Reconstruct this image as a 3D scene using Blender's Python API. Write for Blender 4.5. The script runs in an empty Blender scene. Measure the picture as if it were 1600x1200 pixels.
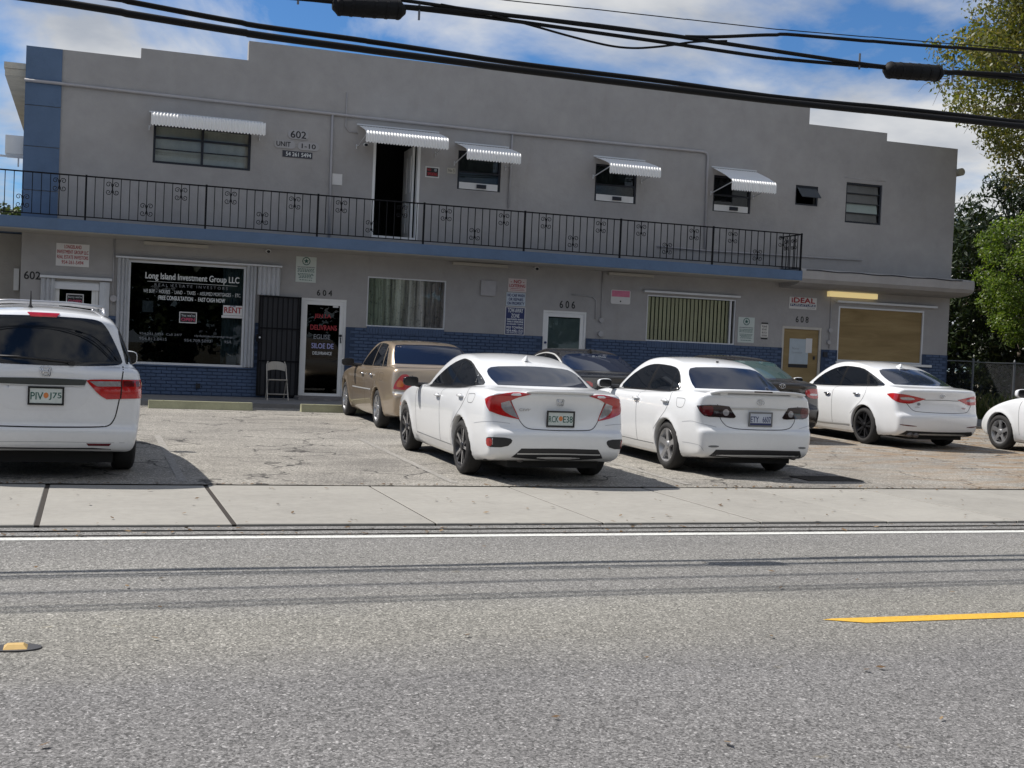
import bpy, bmesh, math, random
import numpy as np
from mathutils import Vector, Matrix
random.seed(7); RNG = np.random.default_rng(11)
scene = bpy.context.scene
COL = scene.collection
# ---------------------------------------------------------------- camera
cd = bpy.data.cameras.new('camera'); cam = bpy.data.objects.new('camera', cd); COL.objects.link(cam)
cd.sensor_width = 36; cd.lens = 43.65; cd.clip_start = .05; cd.clip_end = 2000
_r = Vector((.94585838, -.32163665, .0436094)); _u = Vector((-.03203039, .04120724, .99863708)); _w = Vector((.32299531, .94596608, -.02867407))
cam.matrix_world = Matrix(((_r.x, _u.x, -_w.x, 0), (_r.y, _u.y, -_w.y, 0), (_r.z, _u.z, -_w.z, 1.55), (0, 0, 0, 1)))
scene.camera = cam
# ---------------------------------------------------------------- light, sky, exposure
TO_SUN = Vector((-.62, .45, 1)).normalized()
SUN_EL = math.asin(TO_SUN.z); SUN_ROT = math.atan2(TO_SUN.x, TO_SUN.y)
sd = bpy.data.lights.new('sun', 'SUN'); sun = bpy.data.objects.new('sun', sd); COL.objects.link(sun)
sd.energy = 5.0; sd.angle = math.radians(.53); sd.color = (1, .955, .89)
sun.rotation_euler = (-TO_SUN).to_track_quat('-Z', 'Y').to_euler(); sun.location = TO_SUN*60
world = bpy.data.worlds.new('World'); scene.world = world; world.use_nodes = True
wn = world.node_tree.nodes; wl = world.node_tree.links; wn.clear()
def W(t, **k):
    n = wn.new(t)
    for a, b in k.items(): setattr(n, a, b)
    return n
sky = W('ShaderNodeTexSky', sky_type='NISHITA', sun_disc=False, sun_elevation=SUN_EL, sun_rotation=SUN_ROT, air_density=1.0, dust_density=.15, ozone_density=3.0)
tc = W('ShaderNodeTexCoord'); sep = W('ShaderNodeSeparateXYZ'); wl.new(tc.outputs['Generated'], sep.inputs[0])
zz = W('ShaderNodeMath', operation='MAXIMUM'); wl.new(sep.outputs[2], zz.inputs[0]); zz.inputs[1].default_value = .0
za = W('ShaderNodeMath', operation='ADD'); wl.new(zz.outputs[0], za.inputs[0]); za.inputs[1].default_value = .22
dx = W('ShaderNodeMath', operation='DIVIDE'); wl.new(sep.outputs[0], dx.inputs[0]); wl.new(za.outputs[0], dx.inputs[1])
dy = W('ShaderNodeMath', operation='DIVIDE'); wl.new(sep.outputs[1], dy.inputs[0]); wl.new(za.outputs[0], dy.inputs[1])
cmb = W('ShaderNodeCombineXYZ'); wl.new(dx.outputs[0], cmb.inputs[0]); wl.new(dy.outputs[0], cmb.inputs[1]); cmb.inputs[2].default_value = CLOUD_SEED = 4.4
n1 = W('ShaderNodeTexNoise'); n1.inputs['Scale'].default_value = 1.15; n1.inputs['Detail'].default_value = 9; n1.inputs['Roughness'].default_value = .56; n1.inputs['Distortion'].default_value = .35
wl.new(cmb.outputs[0], n1.inputs['Vector'])
r1 = W('ShaderNodeValToRGB'); r1.color_ramp.elements[0].position = .41; r1.color_ramp.elements[1].position = .53; wl.new(n1.outputs[0], r1.inputs[0])
n2 = W('ShaderNodeTexNoise'); n2.inputs['Scale'].default_value = 2.6; n2.inputs['Detail'].default_value = 7; n2.inputs['Roughness'].default_value = .5
wl.new(cmb.outputs[0], n2.inputs['Vector'])
r2 = W('ShaderNodeValToRGB'); r2.color_ramp.elements[0].position = .38; r2.color_ramp.elements[0].color = (4.5, 4.9, 5.6, 1); r2.color_ramp.elements[1].position = .60; r2.color_ramp.elements[1].color = (8.0, 8.1, 8.2, 1); wl.new(n2.outputs[0], r2.inputs[0])
mx = W('ShaderNodeMix', data_type='RGBA'); wl.new(r1.outputs[0], mx.inputs[0])
tint = W('ShaderNodeMix', data_type='RGBA', blend_type='MULTIPLY'); tint.inputs[0].default_value = 1; wl.new(sky.outputs[0], tint.inputs[6]); tint.inputs[7].default_value = (.50, .80, 1.12, 1); wl.new(tint.outputs[2], mx.inputs[6]); wl.new(r2.outputs[0], mx.inputs[7])
bg = W('ShaderNodeBackground'); bg.inputs[1].default_value = .084; wl.new(mx.outputs[2], bg.inputs[0])
wo = W('ShaderNodeOutputWorld'); wl.new(bg.outputs[0], wo.inputs[0])
scene.view_settings.view_transform = 'Standard'; scene.view_settings.look = 'None'; scene.view_settings.gamma = 1; scene.view_settings.exposure = .14
scene.view_settings.use_curve_mapping = False
# ---------------------------------------------------------------- object helpers
OFF = {}
def prop(o, label=None, cat=None, group=None, kind=None):
    if label: o['label'] = label
    if cat: o['category'] = cat
    if group: o['group'] = group
    if kind: o['kind'] = kind
    return o
def empty(name, loc, label, cat, group=None, rot=(0, 0, 0), local=False):
    o = bpy.data.objects.new(name, None); COL.objects.link(o); o.location = loc; o.rotation_euler = rot
    o.empty_display_size = .3
    OFF[o.name] = Vector((0, 0, 0)) if local else Vector(loc)
    return prop(o, label, cat, group)
def mesh_of(name, V, F, mats, mi=None, smooth=False, normals=None):
    me = bpy.data.meshes.new(name)
    if isinstance(V, np.ndarray): V = V.tolist()
    if isinstance(F, np.ndarray): F = F.tolist()
    me.from_pydata(V, [], F)
    for m in (mats if isinstance(mats, (list, tuple)) else [mats]): me.materials.append(m)
    if mi is not None: me.polygons.foreach_set('material_index', np.asarray(mi, dtype=np.int32))
    if smooth: me.polygons.foreach_set('use_smooth', np.ones(len(me.polygons), dtype=bool))
    me.update()
    if normals is not None: me.normals_split_custom_set_from_vertices(normals)
    return me
def link(name, me, parent=None, loc=None, rot=(0, 0, 0)):
    """loc is in world coordinates (or in the thing's own, when the thing was made local)"""
    o = bpy.data.objects.new(name, me); COL.objects.link(o)
    base = OFF[parent.name] if parent else Vector((0, 0, 0))
    w = Vector(loc) if loc is not None else base
    o.location = w-base; o.rotation_euler = rot
    if parent: o.parent = parent
    OFF[o.name] = w
    return o
def put(name, V, F, mats, parent=None, mi=None, smooth=False, normals=None):
    """vertices in world coordinates"""
    V = np.asarray(V, float).reshape(-1, 3)
    if parent: o = OFF[parent.name]; w = None
    else:
        o = Vector(((V[:, 0].min()+V[:, 0].max())/2, (V[:, 1].min()+V[:, 1].max())/2, V[:, 2].min())); w = o
    return link(name, mesh_of(name, V-np.array(o), F, mats, mi, smooth, normals), parent, w)
class MB:
    def __init__(s): s.V = []; s.F = []; s.M = []
    def add(s, V, F, m=0):
        b = len(s.V); s.V += [tuple(v) for v in V]; s.F += [tuple(i+b for i in f) for f in F]; s.M += [m]*len(F); return s
    def box(s, x0, x1, y0, y1, z0, z1, m=0):
        return s.add([(x0, y0, z0), (x1, y0, z0), (x1, y1, z0), (x0, y1, z0), (x0, y0, z1), (x1, y0, z1), (x1, y1, z1), (x0, y1, z1)],
                     [(0, 3, 2, 1), (4, 5, 6, 7), (0, 1, 5, 4), (1, 2, 6, 5), (2, 3, 7, 6), (3, 0, 4, 7)], m)
    def tube(s, pts, r, n=8, m=0, cap=True):
        P = [Vector(p) for p in pts]; rings = []
        up = Vector((0, 0, 1))
        for i, p in enumerate(P):
            d = (P[min(i+1, len(P)-1)]-P[max(i-1, 0)]).normalized()
            a = d.cross(up if abs(d.z) < .95 else Vector((1, 0, 0))).normalized(); b = d.cross(a)
            rr = r[i] if isinstance(r, (list, tuple)) else r
            rings.append([p+(a*math.cos(2*math.pi*k/n)+b*math.sin(2*math.pi*k/n))*rr for k in range(n)])
        V = [v for q in rings for v in q]; F = []
        for i in range(len(P)-1):
            for k in range(n):
                F.append((i*n+k, i*n+(k+1) % n, (i+1)*n+(k+1) % n, (i+1)*n+k))
        if cap: F.append(tuple(range(n-1, -1, -1))); F.append(tuple((len(P)-1)*n+k for k in range(n)))
        return s.add(V, F, m)
    def prism(s, prof, x0, x1, m=0):
        """outline of (y, z) points swept along x"""
        n = len(prof); V = [(x0, y, z) for y, z in prof]+[(x1, y, z) for y, z in prof]
        F = [(k, (k+1) % n, n+(k+1) % n, n+k) for k in range(n)]+[tuple(range(n-1, -1, -1)), tuple(range(n, 2*n))]
        return s.add(V, F, m)
    def disc(s, c, r, axis=1, n=16, d=.01, sx=1, sz=1, m=0):
        V = []; 
        for e in (0, d):
            for k in range(n):
                a = 2*math.pi*k/n; V.append((c[0]+r*sx*math.cos(a), c[1]+e, c[2]+r*sz*math.sin(a)))
        F = [tuple(range(n)), tuple(range(2*n-1, n-1, -1))]+[(k, n+k, n+(k+1) % n, (k+1) % n) for k in range(n)]
        return s.add(V, F, m)
    def put(s, name, mats, parent=None, smooth=False): return put(name, s.V, s.F, mats, parent, s.M, smooth)
    def mesh(s, name, mats, smooth=False): return mesh_of(name, s.V, s.F, mats, s.M, smooth)
def boxes(name, L, mats, parent=None):
    b = MB()
    for q in L: b.box(*q)
    return b.put(name, mats, parent)
# ---------------------------------------------------------------- materials
MATS = {}
class NT:
    def __init__(s, name):
        s.m = bpy.data.materials.new(name); s.m.use_nodes = True; s.t = s.m.node_tree; s.n = s.t.nodes
        s.b = s.n['Principled BSDF']; s.out = s.n['Material Output']; MATS[name] = s.m
        s.pos = None
    def new(s, t, **k):
        n = s.n.new(t)
        for a, b in k.items():
            if a in n.inputs.keys(): n.inputs[a].default_value = b
            else: setattr(n, a, b)
        return n
    def L(s, a, b): s.t.links.new(a, b)
    def P(s, obj=False):
        if s.pos is None:
            if obj: s.pos = s.new('ShaderNodeTexCoord').outputs['Object']
            else: s.pos = s.new('ShaderNodeNewGeometry').outputs['Position']
        return s.pos
    def scaled(s, v):
        n = s.new('ShaderNodeVectorMath', operation='MULTIPLY'); s.L(s.P(), n.inputs[0]); n.inputs[1].default_value = v; return n.outputs[0]
    def noise(s, scale, detail=4, rough=.55, dist=0, vec=None):
        n = s.new('ShaderNodeTexNoise'); n.inputs['Scale'].default_value = scale; n.inputs['Detail'].default_value = detail; n.inputs['Roughness'].default_value = rough; n.inputs['Distortion'].default_value = dist
        s.L(vec if vec is not None else s.P(), n.inputs['Vector']); return n.outputs[0]
    def vor(s, scale, feature='F1', out='Color', vec=None):
        n = s.new('ShaderNodeTexVoronoi', feature=feature); n.inputs['Scale'].default_value = scale
        s.L(vec if vec is not None else s.P(), n.inputs['Vector']); return n.outputs[out]
    def ramp(s, src, stops):
        n = s.new('ShaderNodeValToRGB'); e = n.color_ramp.elements
        while len(e) < len(stops): e.new(.5)
        for q, (p, c) in zip(e, stops): q.position = p; q.color = tuple(c)+(1,) if not isinstance(c, (int, float)) else (c, c, c, 1)
        s.L(src, n.inputs[0]); return n.outputs[0]
    def mix(s, f, a, b, blend='MIX'):
        n = s.new('ShaderNodeMix', data_type='RGBA', blend_type=blend)
        for i, v in ((0, f), (6, a), (7, b)):
            if hasattr(v, 'is_output'): s.L(v, n.inputs[i])
            elif isinstance(v, (int, float)): n.inputs[i].default_value = v if i == 0 else (v, v, v, 1)
            else: n.inputs[i].default_value = tuple(v)+(1,)
        return n.outputs[2]
    def math(s, op, a, b=0.):
        n = s.new('ShaderNodeMath', operation=op)
        for i, v in enumerate((a, b)):
            if hasattr(v, 'is_output'): s.L(v, n.inputs[i])
            else: n.inputs[i].default_value = v
        return n.outputs[0]
    def axis(s, k):
        n = s.new('ShaderNodeSeparateXYZ'); s.L(s.P(), n.inputs[0]); return n.outputs[k]
    def color(s, c): s.L(c, s.b.inputs['Base Color']); return s
    def bump(s, h, strength=.3, dist=.01):
        n = s.new('ShaderNodeBump'); n.inputs['Strength'].default_value = strength; n.inputs['Distance'].default_value = dist
        s.L(h, n.inputs['Height']); s.L(n.outputs[0], s.b.inputs['Normal']); return s
    def set(s, **k):
        for a, v in k.items():
            a = a.replace('_', ' '); s.b.inputs[a].default_value = tuple(v)+(1,) if isinstance(v, tuple) and len(v) == 3 else v
        return s
def mat(name, col, rough=.6, metal=0, spec=.5, var=.12, vs=6, bump=0, bs=40, coat=0, emit=None, obj=True):
    """plain procedural material: a base colour broken up by two sizes of noise"""
    t = NT(name); t.P(obj)
    a = t.noise(vs, 5); b = t.noise(vs*7, 3)
    f = t.math('ADD', t.math('MULTIPLY', a, .65), t.math('MULTIPLY', b, .35))
    c = t.ramp(f, [(.25, tuple(x*(1-var) for x in col)), (.75, tuple(min(1, x*(1+var)) for x in col))])
    t.color(c).set(Roughness=rough, Metallic=metal, Specular_IOR_Level=spec, Coat_Weight=coat, Coat_Roughness=.04)
    if bump: t.bump(t.noise(bs, 4), bump, .006)
    if emit: t.set(Emission_Color=emit[0], Emission_Strength=emit[1])
    return t.m
def glass_mat(name, tint=(.75, .8, .8), rough=.0):
    t = NT(name); t.n.remove(t.b)
    tr = t.new('ShaderNodeBsdfTransparent'); tr.inputs[0].default_value = tuple(tint)+(1,)
    gl = t.new('ShaderNodeBsdfGlossy'); gl.inputs['Roughness'].default_value = rough; gl.inputs['Color'].default_value = (.95, .97, 1, 1)
    fr = t.new('ShaderNodeFresnel'); fr.inputs[0].default_value = 1.36
    mxs = t.new('ShaderNodeMixShader'); t.L(fr.outputs[0], mxs.inputs[0]); t.L(tr.outputs[0], mxs.inputs[1]); t.L(gl.outputs[0], mxs.inputs[2]); t.L(mxs.outputs[0], t.out.inputs[0])
    return t.m
# ---------------------------------------------------------------- lettering
_TX = {}
def text_geo(s):
    if s not in _TX:
        cu = bpy.data.curves.new('lettering', 'FONT'); cu.body = s; cu.resolution_u = 3; cu.extrude = 0
        o = bpy.data.objects.new('lettering', cu); COL.objects.link(o)
        dg = bpy.context.evaluated_depsgraph_get(); me = bpy.data.meshes.new_from_object(o.evaluated_get(dg))
        V = np.array([v.co[:] for v in me.vertices]); F = [tuple(p.vertices) for p in me.polygons]
        bpy.data.objects.remove(o); bpy.data.curves.remove(cu); bpy.data.meshes.remove(me)
        _TX[s] = (V, F)
    return _TX[s]
def letters(s, cx, cz, w, h, y, m, parent, name='lettering', bold=0., tilt=0.):
    """words standing on a wall plane at depth y, facing the road, filling w x h"""
    V, F = text_geo(s); lo, hi = V.min(0), V.max(0)
    x = (V[:, 0]-(lo[0]+hi[0])/2)*w/max(hi[0]-lo[0], 1e-6); z = (V[:, 1]-(lo[1]+hi[1])/2)*h/max(hi[1]-lo[1], 1e-6)
    x, z = x*math.cos(tilt)-z*math.sin(tilt), x*math.sin(tilt)+z*math.cos(tilt)
    P = np.stack([x+cx, np.full(len(x), y), z+cz], 1); FF = list(F)
    if bold:
        n = len(P); Q = P.copy(); Q[:, 0] += bold; Q[:, 1] += .0004; R = P.copy(); R[:, 2] += bold*.8; R[:, 1] += .0008
        P = np.vstack([P, Q, R]); FF = FF+[tuple(i+n for i in f) for f in F]+[tuple(i+2*n for i in f) for f in F]
    return put(name, P, FF, m, parent)
# ---------------------------------------------------------------- car body surfaces (numpy distance fields)
def chaikin(pts, it=3, closed=True):
    P = np.array([p[:2] for p in pts], float)
    if len(pts[0]) > 2:                                   # third value: 1 keeps the corner crisp
        Q = []
        for p in pts:
            Q += [p[:2]]*(2 if p[2] else 1)
        P = np.array(Q, float)
    for _ in range(it):
        A = P; B = np.roll(P, -1, 0)
        if not closed:
            A, B = P[:-1], P[1:]
        N = np.empty((2*len(A), 2)); N[0::2] = .75*A+.25*B; N[1::2] = .25*A+.75*B
        if not closed:
            N = np.vstack([P[:1], N, P[-1:]])
        P = N
    return P
def poly_sd(px, pz, poly):
    d = np.full(px.shape, 1e9); s = np.zeros(px.shape, bool)
    n = len(poly)
    for i in range(n):
        ax, az = poly[i]; bx, bz = poly[(i+1) % n]
        ex, ez = bx-ax, bz-az; l2 = ex*ex+ez*ez
        if l2 < 1e-14: continue
        wx, wz = px-ax, pz-az
        t = np.clip((wx*ex+wz*ez)/l2, 0, 1)
        d = np.minimum(d, (wx-ex*t)**2+(wz-ez*t)**2)
        c = (az > pz) != (bz > pz)
        s ^= c & (px < ex*(pz-az)/(ez if abs(ez) > 1e-12 else 1e-12)+ax)
    d = np.sqrt(d)
    return np.where(s, -d, d)
class Field2:
    """distance to a smooth outline, sampled once and read back with cubic interpolation"""
    def __init__(s, poly, h=.012, m=.35):
        lo = poly.min(0)-m; hi = poly.max(0)+m
        s.lo = lo; s.h = h
        s.n = np.ceil((hi-lo)/h).astype(int)+1
        X, Z = np.meshgrid(lo[0]+h*np.arange(s.n[0]), lo[1]+h*np.arange(s.n[1]), indexing='ij')
        F = poly_sd(X, Z, poly)
        for _ in range(2):
            F[1:-1] = .25*F[:-2]+.5*F[1:-1]+.25*F[2:]
            F[:, 1:-1] = .25*F[:, :-2]+.5*F[:, 1:-1]+.25*F[:, 2:]
        s.F = F
    def __call__(s, a, b):
        u = np.clip((a-s.lo[0])/s.h, 1, s.n[0]-3.001); v = np.clip((b-s.lo[1])/s.h, 1, s.n[1]-3.001)
        i = u.astype(int); j = v.astype(int); u = u-i; v = v-j
        def w(t): return (-.5*t+t*t-.5*t**3, 1-2.5*t*t+1.5*t**3, .5*t+2*t*t-1.5*t**3, -.5*t*t+.5*t**3)
        wu, wv = w(u), w(v); r = 0
        for p in range(4):
            q = 0
            for k in range(4): q = q+wv[k]*s.F[i+p-1, j+k-1]
            r = r+wu[p]*q
        return r
def table(pts, n=400, it=3):
    P = chaikin(pts, it, False); o = np.argsort(P[:, 0]); P = P[o]
    xs = np.linspace(P[0, 0], P[-1, 0], n); ys = np.interp(xs, P[:, 0], P[:, 1])
    k = np.hanning(15); k /= k.sum(); yp = np.convolve(np.pad(ys, 7, mode='edge'), k, 'valid')
    return lambda t: np.interp(t, xs, yp)
def smax(a, b, k): 
    h = np.maximum(k-np.abs(a-b), 0)/k
    return np.maximum(a, b)+h*h*k*.25
def smin(a, b, k): return -smax(-a, -b, k)
class CarShape:
    def __init__(s, S):
        s.S = S
        s.side = Field2(chaikin(S['side'])); s.green = Field2(chaikin(S['green']))
        s.wz = table(S['wz']); s.py = table(S['py']); s.wg = table(S['wg']); s.pg = table(S['pg'])
        s.R = S['arch']; s.wb = S['wb']; s.rw = S['rw']
    def __call__(s, x, y, z):
        S = s.S; ax = np.abs(x)
        t = np.minimum(ax/S['hw'], 1.15)
        rb = np.clip((.3-y)/1.0, 0, 1); fb = np.clip((y-2.2)/1.0, 0, 1)
        yb = y-S['bow']*rb*t**S.get('bowp', 2.6)+.32*fb*t**2.6
        lo = s.side(yb, z+.018*t*t)
        hw = s.wz(z)*s.py(y)
        for yc in (0, s.wb):
            r = np.sqrt((y-yc)**2+(z-s.rw)**2)
            hw = hw+.014*np.exp(-((r-s.R)/.07)**2)
        lo = smax(lo, (ax-hw)*.96, S.get('k', .07))
        tg = np.minimum(ax/.62, 1.3)
        yg = y-S.get('gbow', .10)*np.clip((1.1-y)/1.1, 0, 1)*tg**2.2+.16*np.clip((y-1.0)/1.0, 0, 1)*tg**2.2
        g = s.green(yg, z+S.get('crown', .035)*tg*tg)
        g = smax(g, (ax-s.wg(z)*s.pg(y))*.9, S.get('kg', .06))
        f = smin(lo, g, S.get('kj', .035))
        for yc in (0, s.wb):
            c = np.sqrt((y-yc)**2+(z-s.rw)**2)-s.R
            f = smax(f, -np.maximum(c, S['hw']-.30-ax), .012)
        return f
    def grad(s, P, e=.004):
        x, y, z = P.T
        g = np.stack([s(x+e, y, z)-s(x-e, y, z), s(x, y+e, z)-s(x, y-e, z), s(x, y, z+e)-s(x, y, z-e)], 1)/(2*e)
        return g
    def normal(s, P):
        g = s.grad(P); return g/np.maximum(np.linalg.norm(g, axis=1), 1e-9)[:, None]
    def cast(s, O, D, t0=0., t1=3., n=90):
        """first point where rays O+tD enter the body"""
        O = np.asarray(O, float); D = np.asarray(D, float)
        prev = np.full(len(O), t0); hit = np.zeros(len(O), bool); A = np.full(len(O), t1); B = np.full(len(O), t1)
        last = prev.copy()
        for t in np.linspace(t0, t1, n)[1:]:
            P = O+D*t; f = s(P[:, 0], P[:, 1], P[:, 2])
            new = (~hit) & (f < 0)
            A[new] = last[new]; B[new] = t; hit |= new; last[:] = t
        for _ in range(12):
            m = (A+B)/2; P = O+D*m[:, None]; f = s(P[:, 0], P[:, 1], P[:, 2])
            i = f < 0; B = np.where(i, m, B); A = np.where(i, A, m)
        return O+D*B[:, None], hit
    def mesh(s, h=.022):
        S = s.S; lo = S['lo']; hi = S['hi']
        nx = int(S['hw']*1.08/h)+2
        xs = (np.arange(-nx, nx)+.5)*h; ys = np.arange(lo[1], hi[1]+h, h); zs = np.arange(lo[2], hi[2]+h, h)
        X, Y, Z = np.meshgrid(xs[nx:], ys, zs, indexing='ij')
        F = s(X.ravel(), Y.ravel(), Z.ravel()).reshape(X.shape)
        F = np.concatenate([F[::-1], F], 0)
        ins = F < 0
        a, b, c = F.shape
        acc = np.zeros((a-1, b-1, c-1, 3)); cnt = np.zeros((a-1, b-1, c-1))
        for ax in range(3):
            o = [q for q in range(3) if q != ax]
            for da in (0, 1):
                for db in (0, 1):
                    sl0 = [slice(0, -1)]*3; sl1 = [slice(0, -1)]*3
                    for q, dd in zip(o, (da, db)):
                        sl0[q] = sl1[q] = slice(dd, F.shape[q]-1+dd)
                    sl1[ax] = slice(1, None)
                    f0, f1 = F[tuple(sl0)], F[tuple(sl1)]
                    m = (f0 < 0) != (f1 < 0)
                    t = np.where(m, f0/np.where(m, f0-f1, 1), 0)
                    acc[..., ax] += np.where(m, t, 0)
                    for q, dd in zip(o, (da, db)): acc[..., q] += np.where(m, dd, 0)
                    cnt += m
        act = cnt > 0
        idx = np.full(act.shape, -1); idx[act] = np.arange(act.sum())
        ii = np.argwhere(act)
        V = (ii+acc[act]/cnt[act][:, None])*h+np.array([xs[0], ys[0], zs[0]])
        Q = []
        for ax in range(3):
            o = [q for q in range(3) if q != ax]
            sl0 = [slice(1, -1)]*3; sl1 = [slice(1, -1)]*3
            sl0[ax] = slice(0, -1); sl1[ax] = slice(1, None)
            f0, f1 = ins[tuple(sl0)], ins[tuple(sl1)]
            m = f0 != f1
            p = np.argwhere(m); fl = f0[m]
            base = p.copy()
            for q in o: base[:, q] += 1
            def cell(d1, d2):
                r = base.copy(); r[:, o[0]] -= d1; r[:, o[1]] -= d2
                return idx[r[:, 0], r[:, 1], r[:, 2]]
            q4 = np.stack([cell(1, 1), cell(0, 1), cell(0, 0), cell(1, 0)], 1)
            flip = fl if ax != 1 else ~fl
            q4 = np.where(flip[:, None], q4, q4[:, ::-1])
            Q.append(q4)
        Q = np.vstack(Q); Q = Q[(Q >= 0).all(1)]
        for _ in range(3):
            g = s.grad(V); f = s(V[:, 0], V[:, 1], V[:, 2])
            st = -(f/np.maximum((g*g).sum(1), .05))[:, None]*g
            l = np.linalg.norm(st, axis=1)[:, None]
            V = V+st*np.minimum(1, .4*h/np.maximum(l, 1e-9))
        return V, Q, s.normal(V)
def sedan(hw=.90, **k):
    S = dict(hw=hw, bow=.13, wb=2.7, rw=.325, arch=.355, lo=(-1.1, -1.25, .1), hi=(1.1, 3.9, 1.6))
    S['wz'] = [(.1, hw-.12), (.2, hw-.09), (.3, hw-.045), (.45, hw-.018), (.62, hw-.004), (.78, hw), (.9, hw-.016), (1.0, hw-.05), (1.1, hw-.11), (1.7, hw-.2)]
    S['py'] = [(-1.4, .80), (-1.1, .865), (-.85, .925), (-.55, .965), (-.2, .992), (.4, 1), (2.2, 1), (2.7, .99), (3.1, .965), (3.4, .91), (3.7, .82), (4.2, .7)]
    S['wg'] = [(.7, hw-.06), (.95, hw-.105), (1.05, hw-.145), (1.2, hw-.215), (1.33, hw-.29), (1.42, hw-.345), (1.5, hw-.40), (1.7, hw-.5)]
    S['pg'] = [(-1.2, .78), (-.7, .86), (-.3, .93), (.2, .975), (.8, 1), (1.4, 1), (1.9, .96), (2.5, .88), (3, .8)]
    S.update(k); return S
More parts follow.
